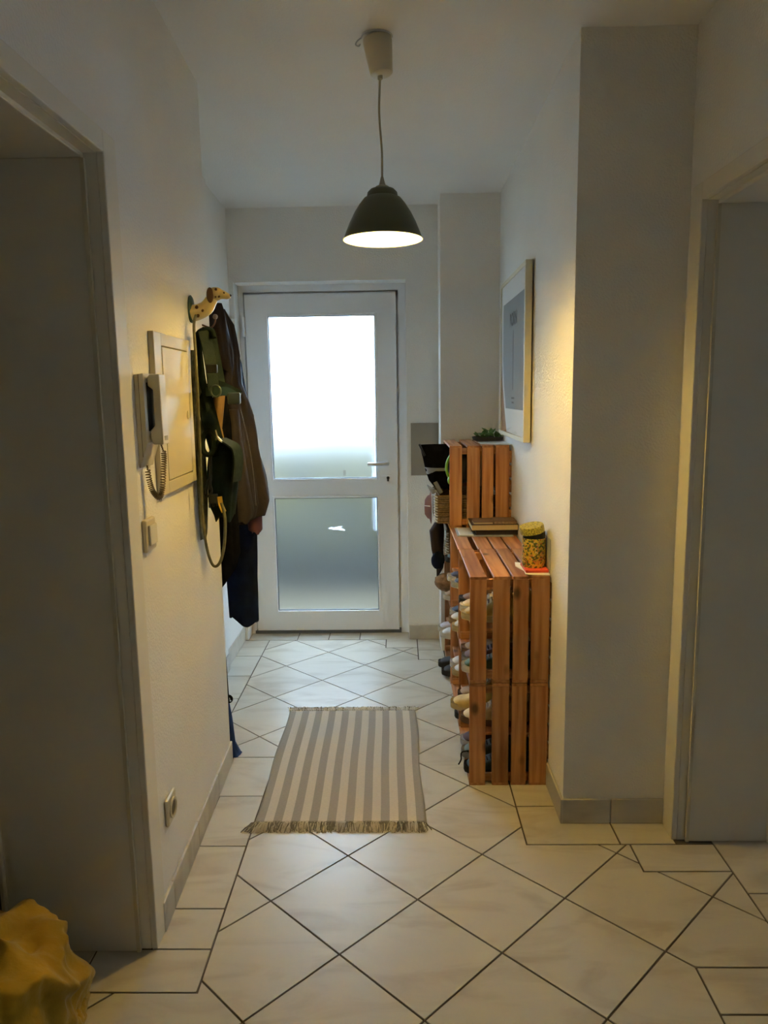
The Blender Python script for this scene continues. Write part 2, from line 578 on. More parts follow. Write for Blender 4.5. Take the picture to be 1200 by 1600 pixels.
for j in range(NY):
    for i in range(NX):
        a = j*(NX+1)+i
        fs.append((a, a+NX+1, a+NX+2, a+1))
cm = MB().add(vs, fs)
cm.box(-3.2, 3.7, -1.75, 4.62, 2.64, 2.74)
struct('ceiling', cm, M_CEIL, smooth=60)

# ------------------------------------------------------------------ floor: grout bed + tiles
floor = struct('floor', MB().box(-3.2, 3.7, -1.75, 4.62, -.12, -.0035), M_GROUT)
TH, TS, TX, TY = .799, .3015, .0374, 1.982
J = .0030


def clip_poly(sub, a, b):
    """keep the part of polygon sub left of line a->b"""
    out = []
    n = len(sub)
    side = lambda p: (b[0]-a[0])*(p[1]-a[1])-(b[1]-a[1])*(p[0]-a[0])
    for i in range(n):
        p, q = sub[i], sub[(i+1) % n]
        sp, sq = side(p), side(q)
        if sp >= 0: out.append(p)
        if (sp > 0 and sq < 0) or (sp < 0 and sq > 0):
            t = sp/(sp-sq)
            out.append((p[0]+(q[0]-p[0])*t, p[1]+(q[1]-p[1])*t))
    return out


def area(p):
    return .5*sum(p[i][0]*p[(i+1) % len(p)][1]-p[(i+1) % len(p)][0]*p[i][1] for i in range(len(p)))


def tidy(poly):
    q = []
    for p in poly:
        if not q or (abs(p[0]-q[-1][0])+abs(p[1]-q[-1][1])) > 1e-5: q.append(p)
    if len(q) > 2 and abs(q[0][0]-q[-1][0])+abs(q[0][1]-q[-1][1]) < 1e-5: q.pop()
    return q if len(q) >= 3 and abs(area(q)) > 2e-6 else None


def add_tile(*polys):
    mb = MB()
    for p in polys:
        p = tidy(p)
        if p: mb.prism(p, -.006, 0)
    if mb.v: obj('tile', mb, M_TILE, floor)


def lattice(rects):
    """rects (x0, x1, y0, y1), already inset by the joint where they meet the border, tile the area without overlap"""
    u = (math.cos(TH), math.sin(TH)); v = (-u[1], u[0])
    for i in range(-18, 22):
        for j in range(-18, 22):
            q = []
            for a, b in ((0, 0), (1, 0), (1, 1), (0, 1)):
                aa = (i+a)*TS+(J if a == 0 else -J); bb = (j+b)*TS+(J if b == 0 else -J)
                q.append((TX+aa*u[0]+bb*v[0], TY+aa*u[1]+bb*v[1]))
            ps = []
            for x0, x1, y0, y1 in rects:
                if max(p[0] for p in q) < x0 or min(p[0] for p in q) > x1 or max(p[1] for p in q) < y0 or min(p[1] for p in q) > y1: continue
                r = [(x0, y0), (x1, y0), (x1, y1), (x0, y1)]
                t = q
                for k in range(4):
                    if len(t) < 3: break
                    t = clip_poly(t, r[k], r[(k+1) % 4])
                if len(t) >= 3: ps.append(t)
            if ps and sum(abs(area(p)) for p in ps) > 3e-5: add_tile(*ps)


lattice([(-2.2, .737-J, .2, 1.637-J), (-.514+J, .737-J, 1.637-J, 1.722-J), (-.514+J, .997-J, 1.722+J, 2.11-J), (-.514+J, .737-J, 1.722-J, 1.722+J),
         (-.514+J, .73-J, 2.11-J, 2.25-J), (-.514+J, .398-J, 2.25-J, 2.853+J), (-.793+J, .398-J, 2.853+J, 3.976-J),
         (-.793+J, .092-J, 3.976-J, 4.175-J), (-.793+J, -.092-J, 4.175-J, 4.325-J)])
lattice([(1.178+J, 2.4, .6, 3.3)])


def rect(x0, x1, y0, y1):
    add_tile([(x0+J, y0+J), (x1-J, y0+J), (x1-J, y1-J), (x0+J, y1-J)])


for x0, x1 in ((-.82, -.514), (-1.12, -.82), (-1.42, -1.12), (-1.72, -1.42)):
    rect(x0, x1, 1.637, 1.784)
for y0, y1 in ((1.784, 1.943), (1.943, 2.245), (2.245, 2.554), (2.554, 2.853)):
    rect(-.676 if y1 < 2.6 else -.69, -.514, y0, y1)
rect(-.945, -.69, 2.815, 2.853)
for y0, y1 in ((2.853, 3.15), (3.15, 3.45), (3.45, 3.75), (3.75, 4.052), (4.052, 4.325)):
    rect(-.945, -.793, y0, y1)
for x0, x1 in ((-.921, -.627), (-.627, -.439), (-.439, -.252), (-.252, .046)):
    rect(x0, x1, 4.325, 4.47)
rect(-.092, .092, 4.175, 4.333); rect(.092, .227, 4.132, 4.333); rect(.092, .24, 3.976, 4.132); rect(.24, .545, 3.976, 4.125)
for y0, y1 in ((2.479, 2.78), (2.78, 3.08), (3.08, 3.38), (3.38, 3.68), (3.68, 3.976)):
    rect(.398, .545, y0, y1)
add_tile([(.398+J, 2.25+J), (.70-J, 2.25+J), (.70-J, 2.38), (.538, 2.38), (.538, 2.479-J), (.398+J, 2.479-J)])
rect(.70, .88, 2.25, 2.381); rect(.73, .997, 2.11, 2.25)
for y0, y1 in ((2.008, 2.28), (1.722, 2.008)): rect(.997, 1.178, y0, y1)
for y0, y1 in ((1.575, 1.722), (1.27, 1.575), (.97, 1.27), (.67, .97)):
    rect(.737, 1.04, y0, y1); rect(1.04, 1.178, y0, y1)

# skirting tiles
def skirting(name, a, b, n, first=None, h=.088, t=.009, joints=None):
    r = struct_root(name)
    a = Vector((*a, 0)); b = Vector((*b, 0)); d = (b-a); L = d.length; d.normalize()
    nrm = Vector((-d.y, d.x, 0))
    cuts = joints or [L*k/n for k in range(n+1)]
    for s0, s1 in zip(cuts, cuts[1:]):
        p = a+d*(s0+.0015); q = a+d*(s1-.0015)
        m = MB().extrude([p, q, q+nrm*t, p+nrm*t], (0, 0, h))
        obj('tile', m, M_SKIRT, r, bevel=.002)
    return r


# walls lie to the right of a->b, tiles stand proud on the left side
skirting('baseboard_left', (XL1+.0002, 2.82), (XL0+.0008, 1.845), 4, joints=[0, .266, .575, .877, .975])
skirting('baseboard_left_far', (-.93, 3.85), (-.93, 2.83), 4)
skirting('baseboard_left_end', (-.945, 4.33), (-.945, 3.853), 2, joints=[0, .2, .477])
skirting('baseboard_back', (.045, 4.33), (.225, 4.33), 1) if False else skirting('baseboard_back', (.225, 4.33), (.045, 4.33), 1)
skirting('baseboard_right', (.54, 2.367), (.54, 4.11), 6)
skirting('baseboard_pier', (.877, 2.378), (.5295, 2.378), 2, joints=[0, .178, .3475])

# ------------------------------------------------------------------ steel door linings
def lining(name, side, xw, xin, yj, z, y_near):
    """side -1: left doorway, +1: right doorway; xw wall plane, xin far edge, yj face of the far jamb"""
    r = struct_root(name)
    s = side
    # face strip on the hall wall, returns past the jamb, along jamb and head
    e = .006
    def X(a, b): return (min(a, b), max(a, b))
    f0, f1 = X(xw-s*e, xw+s*.012)
    obj('architrave', MB().box(f0, f1, yj-.0, yj+.078, 0, z+.05), M_FRAME, r, bevel=.003)
    obj('architrave', MB().box(f0, f1, y_near, yj, z, z+.05), M_FRAME, r, bevel=.003)
    r0, r1 = X(xw+s*.012, xw+s*.042)
    obj('rebate', MB().box(r0, r1, yj+.001, yj+.02, 0, z).box(r0, r1, y_near, yj+.001, z-.001, z+.02), M_FRAME, r)
    j0, j1 = X(xw+s*.042, xin)
    obj('jamb', MB().box(j0, j1, yj-.010, yj+.03, 0, z-.012), M_FRAME, r, bevel=.003)
    obj('head', MB().box(j0, j1, y_near, yj+.03, z-.012, z+.03), M_FRAME, r, bevel=.003)
    g0, g1 = X(xw+s*.036, xw+s*.046)
    obj('seal', MB().box(g0, g1, yj-.013, yj-.003, 0, z-.015), M_IVORY, r)
    k0, k1 = X(xin, xin+s*.012)
    obj('architrave', MB().box(k0, k1, yj-.02, yj+.07, 0, z+.05), M_FRAME, r, bevel=.003)
    # the near jamb of the same doorway
    obj('jamb', MB().box(j0, j1, y_near-.03, y_near, 0, z+.03), M_FRAME, r)
    return r


lining('trim_1', -1, XL0, -1.045, 1.785, 1.998, .88)
lining('trim_2', +1, .877, 1.172, 2.275, 1.985, 1.40)

# ------------------------------------------------------------------ front door
door = struct_root('door_1')
YD = 4.45
fr = MB().box(-.943, -.893, YD+.01, YD+.09, 0, 2.04).box(.0, .07, YD+.01, YD+.09, 0, 2.04).box(-.943, .07, YD+.01, YD+.09, 2.04, 2.12)
fr.box(-.893, .0, YD+.045, YD+.09, 2.005, 2.04).box(-.893, -.872, YD+.045, YD+.09, 0.02, 2.04).box(-.022, .0, YD+.045, YD+.09, .02, 2.04)
obj('door_frame', fr, M_PVC, door)
leaf = MB()
lx0, lx1, lz0, lz1 = -.884, -.012, .022, 2.026
gx0, gx1 = -.766, -.123
zs = [(.133, .855), (.945, 1.915)]
leaf.box(lx0, gx0, YD, YD+.06, lz0, lz1).box(gx1, lx1, YD, YD+.06, lz0, lz1)
leaf.box(gx0, gx1, YD, YD+.06, lz0, zs[0][0]).box(gx0, gx1, YD, YD+.06, zs[0][1], zs[1][0]).box(gx0, gx1, YD, YD+.06, zs[1][1], lz1)
obj('door_leaf', leaf, M_PVC, door)
obj('threshold', MB().box(-.90, .0, YD+.005, YD+.09, -.003, .019), M_GASKET, door)
for z0, z1 in zs:
    b = .013
    bead = MB().box(gx0, gx0+b, YD-.004, YD+.02, z0, z1).box(gx1-b, gx1, YD-.004, YD+.02, z0, z1)
    bead.box(gx0+b, gx1-b, YD-.004, YD+.02, z0, z0+b).box(gx0+b, gx1-b, YD-.004, YD+.02, z1-b, z1)
    bd = obj('glazing_bead', bead, M_PVC, door, bevel=.002)
    g = .004
    x0, x1, a, c = gx0+b, gx1-b, z0+b, z1-b
    obj('gasket', MB().box(x0, x0+g, YD+.006, YD+.02, a, c).box(x1-g, x1, YD+.006, YD+.02, a, c).box(x0+g, x1-g, YD+.006, YD+.02, a, a+g).box(x0+g, x1-g, YD+.006, YD+.02, c-g, c), M_GASKET, bd)
    obj('pane', MB().box(gx0+.002, gx1-.002, YD+.022, YD+.030, z0+.002, z1-.002), M_GLASS, door)
hd = obj('door_handle', MB().tube([(-.07, YD-.008, 1.045), (-.07, YD-.052, 1.045)], .010, 12)
         .tube(spline([(-.066, YD-.050, 1.045), (-.085, YD-.053, 1.0455), (-.12, YD-.053, 1.0445), (-.187, YD-.05, 1.0435)], 5), .0105, 12), M_ALU, door, smooth=60)
obj('rosette', MB().lathe([(.026, 0), (.026, .006), (.022, .008)], (-.07, YD-.008, 1.045), 28, 'y'), M_PVC, hd, smooth=40)
es = obj('lock_rosette', MB().lathe([(.026, 0), (.026, .006), (.022, .008)], (-.07, YD-.008, .955), 28, 'y'), M_PVC, door, smooth=40)
obj('keyhole', MB().lathe([(.0085, 0), (.0085, .004)], (-.07, YD-.011, .959), 16, 'y').box(-.0745, -.0655, YD-.011, YD-.007, .938, .958), M_DARK, es)
obj('hinge', MB().lathe([(.009, 0), (.009, .11)], (-.890, YD-.008, 1.79), 14).box(-.905, -.885, YD-.002, YD+.008, 1.79, 1.90), M_PVC, door, smooth=40)
obj('hinge', MB().lathe([(.009, 0), (.009, .11)], (-.890, YD-.008, .19), 14).box(-.905, -.885, YD-.002, YD+.008, .19, .30), M_PVC, door, smooth=40)
bar = MB().tube([(-.155, YD+.13, .62), (-.155, YD+.13, 1.30)], .014, 12)
for z in (.72, 1.20): bar.tube([(-.155, YD+.13, z), (-.118, YD+.06, z)], .009, 8)
obj('pull_bar', bar, M_STEEL, door, smooth=50)
pc = [(-.433, .655), (-.414, .662), (-.406, .656), (-.372, .664), (-.347, .668), (-.362, .655), (-.335, .644), (-.338, .636), (-.372, .642), (-.408, .644), (-.414, .650), (-.431, .647)]
obj('torn_sticker', MB().extrude([(x, YD+.0215, z) for x, z in pc], (0, -.0008, 0)), M_STICK, door)
obj('paper_label', MB().box(-.337, -.322, YD+.0205, YD+.0215, .972, 1.005), M_WPAPER, door)

# beige board on the wall beside the door
bb = obj('wall_panel', MB().box(.066, .224, 4.322, 4.3305, .984, 1.284), M_OATMEAL, bevel=.001)
tag(bb, 'square beige board fixed to the white wall right of the glazed door', 'panel')

# ------------------------------------------------------------------ outdoors, seen blurred through the glass
struct('ground_outside', MB().box(-7, 6, 4.62, 9.6, -.30, -.06), M_GRAVEL)
hg = MB()
rng = random.Random(3)
NX, NZ = 60, 10
for side in (0,):
    vs = []; fs = []
    for i in range(NX+1):
        for j in range(NZ+1):
            x = -7+13*i/NX
            t = j/NZ
            z = -.06+t*1.22
            y = 5.95-.35*math.sin(min(1, t*1.15)*PI)+.12*noise.noise(Vector((x*2, z*3, 1)))
            vs.append((x, y, z+.08*noise.noise(Vector((x*3, 5, 0)))*t))
    for i in range(NX):
        for j in range(NZ):
            a = i*(NZ+1)+j
            fs.append((a, a+NZ+1, a+NZ+2, a+1))
    n0 = len(vs)
    hg.add(vs, fs)
    hg.box(-7, 6, 5.95, 7.2, -.06, 1.15)
tag(obj('hedge', hg, M_HEDGE, smooth=60), 'low dark green hedge blurred behind the frosted door glass', 'hedge')

# ------------------------------------------------------------------ pendant lamp
LX, LY = -.043, 2.40
lamp = thing('pendant_lamp', 'dark green enamel pendant lamp, lit, hanging on a thin cord from the ceiling', 'lamp', (LX, LY, ZC))
tilt = Matrix.Rotation(math.radians(-7), 4, 'Y')
cup = MB().lathe([(.042, -.001), (.043, -.012), (.0335, -.098), (.030, -.101), (.012, -.103)], (0, 0, 0), 36)
cup.v = [tilt @ v+Vector((-.052, LY, ZC-.006)) for v in cup.v]
cupo = obj('ceiling_cup', cup, M_IVORY, lamp, smooth=40)
obj('cord_grip', MB().lathe([(.0075, 2.372), (.0075, 2.388)], (-.0445, LY, 0), 12), M_WCORD, cupo, smooth=40)
obj('ceiling_hook', MB().tube([(-.052+.045*math.cos(a), LY-.045*math.sin(a)-.002, ZC-.004) for a in [k*.2 for k in range(15)]]+
    spline([(-.098, LY-.005, ZC-.006), (-.110, LY-.004, ZC-.014), (-.115, LY-.004, ZC-.024), (-.106, LY-.004, ZC-.028), (-.102, LY-.004, ZC-.022)], 4), .0022, 6), M_ALU, lamp, smooth=60)
obj('cord', MB().tube(spline([(-.0445, LY, 2.375), (-.049, LY, 2.28), (-.043, LY, 2.18), (-.0425, LY, 2.14), (LX, LY, 2.09)], 8), .0032, 8), M_WCORD, lamp, smooth=60)
obj('lamp_socket', MB().lathe([(.004, 2.098), (.007, 2.085), (.010, 2.075), (.020, 2.070), (.022, 2.060)], (LX, LY, 0), 20), M_WCORD, lamp, smooth=40)
prof = [(.018, 2.066), (.036, 2.062), (.045, 2.053), (.0475, 2.040), (.056, 2.036), (.070, 2.019), (.086, 1.995), (.101, 1.966), (.112, 1.940), (.119, 1.921), (.1235, 1.917)]
sh = obj('lamp_shade', MB().lathe(prof, (LX, LY, 0), 56, cap=False), M_SHADE, lamp, smooth=50)
obj('shade_lining', MB().lathe([(max(.004, r-.0028), z-.0014) for r, z in prof], (LX, LY, 0), 56, cap=False), M_SHADEIN, sh, smooth=50)
obj('light_bulb', MB().lathe([(.012, 2.05), (.013, 2.03), (.022, 2.012), (.029, 1.99), (.028, 1.972), (.018, 1.957), (.004, 1.953)], (LX, LY, 0), 24), M_BULB, lamp, smooth=60)

# ------------------------------------------------------------------ things on the near left wall
def wx(y): return XL0+(XL1-XL0)*(y-1.84)/.98


# cupboard cover of the fuse box
fb = thing('fuse_box', 'cream flush cabinet cover with round lock on the left wall behind the intercom', 'fuse box', (wx(2.24), 2.24, 1.18))
xa = wx(2.05)
def wbox(mb, y0, y1, z0, z1, d0, d1):
    """box on the left wall between depths d0..d1 off the plaster"""
    p = [(wx(y0)+d0, y0), (wx(y1)+d0, y1), (wx(y1)+d1, y1), (wx(y0)+d1, y0)]
    return mb.prism(p, z0, z1)
obj('cover_frame', wbox(wbox(wbox(wbox(MB(), 2.045, 2.115, 1.18, 1.627, .0, .016), 2.398, 2.44, 1.18, 1.627, 0, .016), 2.115, 2.398, 1.18, 1.214, 0, .016), 2.115, 2.398, 1.592, 1.627, 0, .016), M_CREAM, fb, bevel=.002)
dr = obj('cabinet_door', wbox(MB(), 2.118, 2.395, 1.217, 1.589, 0, .017), M_CREAM, fb, bevel=.0015)
lk = MB().lathe([(.013, 0), (.013, .003), (.010, .004)], (wx(2.365)+.016, 2.365, 1.395), 20, 'x')
obj('lock', lk, M_CREAM, dr, smooth=40)

# intercom handset
ic = thing('intercom_phone', 'cream wall intercom with handset and coiled cord on left wall', 'intercom', (wx(1.95), 1.95, 1.27))
b0 = wx(1.90)
base = MB()
prof = [(b0, 1.508), (b0+.024, 1.511), (b0+.024, 1.335), (b0+.004, 1.272), (b0, 1.272)]
base.extrude([(x, 1.905, z) for x, z in prof], (0, .10, 0))
obj('base_plate', base, M_CREAM, ic, bevel=.002)
obj('button_panel', MB().box(b0+.023, b0+.0252, 1.925, 1.992, 1.365, 1.488), mat('dark_grey_panel', (.03, .028, .024), .9, spec=.05), ic, bevel=.0008)
obj('parting_line', MB().box(b0+.011, b0+.0122, 1.9045, 2.0055, 1.30, 1.5085), mat('shadow_gap', (.10, .08, .05), .8), ic)
ph = MB()
hp = [(1.508, .026, .058), (1.508, .026, .058)]
side = [(b0+.032, 1.508), (b0+.058, 1.509), (b0+.060, 1.33), (b0+.034, 1.33), (b0+.027, 1.345), (b0+.027, 1.365), (b0+.040, 1.378), (b0+.040, 1.470), (b0+.027, 1.480), (b0+.027, 1.500)]
ph.extrude([(x, 1.925, z) for x, z in side], (0, .052, 0))
hs = obj('handset', ph, M_IVORY, ic, bevel=.003)
sl = MB()
for k in range(5): sl.box(b0+.0597, b0+.0603, 1.938+.006*k, 1.9388+.006*k, 1.340, 1.352)
obj('microphone_slot', sl, M_DARK, hs)
cpts = []
path = spline([(b0+.045, 1.95, 1.33), (b0+.050, 1.955, 1.30), (b0+.046, 1.955, 1.26), (b0+.040, 1.957, 1.215), (b0+.033, 1.95, 1.190), (b0+.021, 1.94, 1.205), (b0+.014, 1.935, 1.235), (b0+.012, 1.93, 1.276)], 60)
turns = 46
for i, p in enumerate(path):
    t = i/(len(path)-1)
    rr = .0062 if .1 < t < .95 else .001
    a = 2*PI*turns*t
    q = path[min(i+1, len(path)-1)]-path[max(i-1, 0)]
    q.normalize(); s = q.cross(Vector((0, 1, 0))).normalized(); b_ = q.cross(s)
    cpts.append(p+s*rr*math.cos(a)+b_*rr*math.sin(a))
obj('coiled_cord', MB().tube(cpts, .0017, 5), mat('brown_cord', (.20, .14, .07), .5), ic, smooth=60)

# light switch and socket
sw = thing('light_switch', 'cream rocker light switch on the left wall below the intercom', 'switch', (wx(1.935), 1.935, 1.1))
obj('frame', wbox(MB(), 1.892, 1.975, 1.052, 1.138, 0, .012), M_CREAM, sw, bevel=.005)
rk = MB().prism([(wx(1.9)+.011, 1.907), (wx(1.9)+.011, 1.962), (wx(1.9)+.018, 1.962), (wx(1.9)+.018, 1.907)], 1.068, 1.122)
obj('rocker', rk, M_IVORY, sw, bevel=.003)
so = thing('wall_socket', 'cream round power socket low on the left wall above skirting', 'socket', (wx(1.965), 1.965, .3))
obj('frame', wbox(MB(), 1.925, 2.005, .262, .342, 0, .013), M_CREAM, so, bevel=.006)
rg = obj('socket_ring', MB().lathe([(.029, 0), (.029, .005), (.0225, .005), (.0215, -.004), (.002, -.004)], (wx(1.965)+.0125, 1.965, .302), 32, 'x', cap=False), M_CREAM, so, smooth=35)
obj('recess', MB().lathe([(.0205, 0), (.0205, .0012)], (wx(1.965)+.0125, 1.965, .302), 28, 'x'), mat('brown_shadow_plastic', (.12, .09, .05), .6), so)

# dog-head coat hook
dg = thing('dog_hook', 'painted wooden dog head wall hook, cream with brown spots', 'hook', (wx(2.53), 2.53, 1.74))
dx = wx(2.53)
D = lambda dx_, y, z: (dx+dx_, 2.53+y, z)
pl = MB().lathe([(.002, 0), (.034, .001), (.036, .006), (.030, .011), (.002, .013)], (0, 0, 0), 28, 'x', cap=False)
pl.v = [Vector((v.x+dx, 2.53+v.y*.8, 1.735+v.z*1.25)) for v in pl.v]
obj('back_plate', pl, M_DOGPLATE, dg, smooth=60)
body = MB().tube(spline([D(.008, 0, 1.722), D(.03, 0, 1.726), D(.055, 0, 1.738), D(.070, 0, 1.758), D(.078, 0, 1.770)], 4),
                 [.027, .027, .0265, .026, .0255, .025, .0245, .024, .0235, .023, .022, .021, .020, .0195, .019, .0185, .018], 18)
def headf(d): return 1-.35*max(0, d.x)**2+.05*d.z
body.blob(D(.088, 0, 1.782), (.026, .021, .022), 20, 12)
body.tube([D(.094, 0, 1.782), D(.112, 0, 1.779), D(.128, 0, 1.774), D(.136, 0, 1.772)], [.018, .014, .010, .0055], 16)
nb = obj('dog_body', body, M_DOG, dg, smooth=70)
obj('ear', MB().blob(D(.074, -.019, 1.776), (.012, .006, .025), 12, 8), M_DOGSPOT, nb, smooth=70)
obj('ear', MB().blob(D(.074, .019, 1.776), (.012, .006, .025), 12, 8), M_DOGSPOT, nb, smooth=70)
obj('nose', MB().blob(D(.136, 0, 1.776), (.0045, .005, .004), 10, 6), M_BLACKP, nb, smooth=70)
spots = MB()
for a in ((.030, -.0235, 1.738, .006), (.048, -.0225, 1.728, .005), (.032, -.022, 1.712, .006), (.062, -.0195, 1.745, .0035), (.094, -.018, 1.794, .0045), (.102, -.0145, 1.772, .004), (.118, -.0105, 1.783, .0035), (.092, -.019, 1.770, .003)):
    spots.blob(D(a[0], a[1], a[2]), (a[3], .0022, a[3]*1.1), 10, 6)
obj('spot', spots, M_DOGSPOT, nb, smooth=70)['kind'] = 'stuff'

# second hook carrying the leads, with what hangs on it
hk = thing('coat_hook', 'small metal wall hook half hidden below the dog hook', 'hook', (wx(2.7), 2.7, 1.70))
obj('stem', MB().tube(spline([(wx(2.7), 2.70, 1.70), (wx(2.7)+.03, 2.70, 1.69), (wx(2.7)+.045, 2.70, 1.705), (wx(2.7)+.048, 2.70, 1.72)], 5), .003, 8), M_DOGSPOT, hk, smooth=60)
obj('knob', MB().blob((wx(2.7)+.048, 2.70, 1.727), (.009, .009, .009), 12, 8), mat('grey_knob', (.25, .2, .18), .3), hk, smooth=70)


def strap(pxs, Y, hw, ht=.0022, side=(1, .9, 0), n=5, dY=0.):
    pts = [at(p[0], p[1], Y+(p[2] if len(p) > 2 else 0)) for p in pxs]
    return MB().tube(spline(pts, n), 0, flat=(hw, ht), side=side)


# olive leather lead: long loop over the dog hook
ld = [at(306, 493, 2.50), at(303, 510, 2.46), at(306, 560, 2.42), at(310, 640, 2.40), at(313, 720, 2.39), at(316, 800, 2.39), at(322, 850, 2.39), at(329, 876, 2.39), at(336, 885, 2.39), at(344, 878, 2.39), at(350, 855, 2.40), at(352, 820, 2.41), at(350, 800, 2.42), at(346, 786, 2.43)]
tag(obj('dog_lead', MB().tube(spline(ld, 8), .0048, 8), M_OLIVE, smooth=70), 'rounded olive leather dog lead hanging in a long loop from the dog hook', 'dog lead')
# sage fleece strip nearest the wall
fl = MB().loft([(1.60, wx(2.5)+.016, 2.50, .010, .03), (1.5, wx(2.5)+.018, 2.5, .016, .035), (1.25, wx(2.5)+.017, 2.5, .015, .035), (1.12, wx(2.5)+.018, 2.5, .014, .03), (.98, wx(2.5)+.014, 2.5, .010, .02)], 20, 4, .12, 1.)
tag(obj('fleece_strip', fl, M_SAGE, smooth=80), 'narrow sage green fleece strip hanging flat against the left wall', 'scarf')
# green harness
hn = thing('dog_harness', 'green webbing dog harness with black buckles hanging on left wall', 'harness', at(325, 600, 2.5))
obj('shoulder_strap', strap([(318, 517), (324, 540), (330, 575), (334, 610)], 2.46, .020), M_GREEN, hn, smooth=40)
obj('edge_strap', strap([(322, 512, .02), (330, 518), (336, 548), (343, 585), (348, 612)], 2.49, .014), M_DGREEN, hn, smooth=40)
obj('top_loop', MB().tube(spline([at(308, 540, 2.50), at(308, 526, 2.49), at(313, 518, 2.48), at(322, 515, 2.475), at(330, 517, 2.475), at(334, 528, 2.47)], 5), .009, 8), M_DGREEN, hn, smooth=60)
obj('side_strap', strap([(308, 525), (312, 560), (316, 590), (319, 606), (324, 630), (330, 660), (338, 690)], 2.48, .011, .003), M_DGREEN, hn, smooth=40)
obj('belt_strap', strap([(325, 596), (338, 600), (352, 605), (366, 612), (376, 617)], 2.48, .013, .004, side=(0, .2, 1)), M_GREEN, hn, smooth=40)
obj('belt_strap', strap([(322, 612), (340, 612), (355, 612), (372, 622)], 2.46, .014, .004, side=(0, .2, 1)), M_TEAL, hn, smooth=40)
r_ = MB().tube([at(337, 611, 2.44)+Vector((.016*math.cos(a), 0, .018*math.sin(a))) for a in [k*PI/10 for k in range(20)]], .0035, 8, closed=True)
obj('ring', r_, mat('dull_green_ring', (.07, .10, .08), .4), hn, smooth=70)
c = at(331, 576, 2.44)
obj('slide_buckle', MB().box(c.x-.02, c.x+.018, c.y-.006, c.y+.006, c.z-.014, c.z+.014), M_BLACKP, hn, bevel=.004)
c = at(366, 621, 2.45)
obj('side_buckle', MB().box(c.x-.021, c.x+.02, c.y-.009, c.y+.009, c.z-.022, c.z+.016), mat('slate_plastic', (.04, .06, .07), .35), hn, bevel=.005)
obj('chest_pad', MB().tube(spline([at(318, 615, 2.5), at(325, 645, 2.48), at(334, 680, 2.48), at(343, 712, 2.48)], 5), 0, flat=(.026, .007), side=(1, .6, 0)), M_DGREEN, hn, smooth=40)
# treat bag, black-green
tb = thing('training_bag', 'dark green cloth dog training bag hanging under the harness', 'bag', at(350, 740, 2.5))
c1 = at(349, 700, 2.52); c2 = at(352, 800, 2.52)
obj('pouch', MB().loft([(c1.z+.02, c1.x, 2.52, .030, .03), (c1.z-.01, c1.x+.002, 2.52, .050, .05), (c1.z-.08, c1.x-.006, 2.52, .054, .055), (c2.z+.03, c2.x-.010, 2.52, .045, .05), (c2.z-.02, c2.x-.004, 2.52, .030, .04)], 40, 5, .07, .4), M_DGREEN, tb, smooth=70)
obj('flap', MB().tube(spline([at(346, 686, 2.47), at(358, 692, 2.465), at(369, 702, 2.47), at(372, 722, 2.475), at(369, 752, 2.48)], 5), 0, flat=(.03, .003), side=(.3, 1, 0)), M_GREEN, tb, smooth=50)
rl = MB().tube([at(326, 693, 2.45)+Vector((.021*math.cos(a), .01*math.sin(a), .036*math.sin(a))) for a in [k*PI/14 for k in range(28)]], .009, 10, closed=True)
obj('handle_loop', rl, M_DGREEN, tb, smooth=70)
obj('buckle', MB().tube(spline([at(328, 712, 2.45), at(329, 740, 2.45), at(327, 765, 2.45)], 4), .006, 8).tube(spline([at(322, 772, 2.45), at(325, 750, 2.45), at(331, 768, 2.45), at(324, 776, 2.45)], 4), .004, 8), M_BLACKP, tb, smooth=60)
c = at(334, 785, 2.45)
cl = MB().box(c.x-.013, c.x+.014, c.y-.006, c.y+.006, c.z-.004, c.z+.028)
for k in range(3): cl.box(c.x-.017+.012*k, c.x-.010+.012*k, c.y-.004, c.y+.004, c.z-.018+.003*k, c.z)
obj('clip', cl, M_BLACKP, tb, bevel=.002)
obj('yellow_tape', strap([(343, 776), (345, 788), (350, 800)], 2.45, .008, side=(1, .4, 0)), M_YSTRAP, tb, smooth=40)
cr = MB().tube(spline([at(337, 672, 2.44), at(341, 686, 2.435), at(348, 691, 2.44), at(340, 682, 2.44)], 5), .0022, 8)
obj('snap_hook', cr, M_STEEL, tb, smooth=60)

# ------------------------------------------------------------------ coats in the recess (far left wall)
rail = thing('coat_rack', 'wooden coat rail with hooks hidden behind hanging coats on far left wall', 'coat rack', (-.93, 3.25, 1.80))
obj('rail', MB().box(-.93, -.912, 2.92, 3.65, 1.76, 1.84), M_WOOD, rail)
for k in range(4):
    y = 3.0+.18*k
    obj('hook', MB().tube(spline([(-.912, y, 1.81), (-.86, y, 1.80), (-.84, y, 1.83)], 4), .005, 8), M_ALU, rail, smooth=60)

jk = thing('hooded_jacket', 'brown hooded rain jacket hanging by its hood in the recess', 'jacket', (-.8, 3.15, 1.0))
def edge(px, py, Y=3.15): return at(px, py, Y).x
def zat(px, py, Y=3.15): return at(px, py, Y).z
R = []
for px, py, ry in ((345, 480, .03), (358, 505, .07), (369, 555, .12), (371, 600, .15), (388, 650, .17), (397, 700, .18), (406, 745, .18), (413, 785, .18), (405, 812, .17)):
    e = edge(px, py); z = zat(px, py); c0 = -.80 if py > 490 else e-.03
    R.append((z, (c0+e)/2-.01, 3.22, (e-c0)/2+.01, ry*.85))
obj('body', MB().loft(R, 72, 8, .11, 2.2, 6, jitter=.05), M_BROWN, jk, smooth=80)
hz = [(345, 473, .012, .02), (349, 486, .035, .05), (354, 515, .055, .075), (360, 545, .06, .08), (363, 575, .04, .06)]
R = [(zat(px, py, 3.06), edge(px, py, 3.06)-a*1.05, 3.075, a, b*.85) for px, py, a, b in hz]
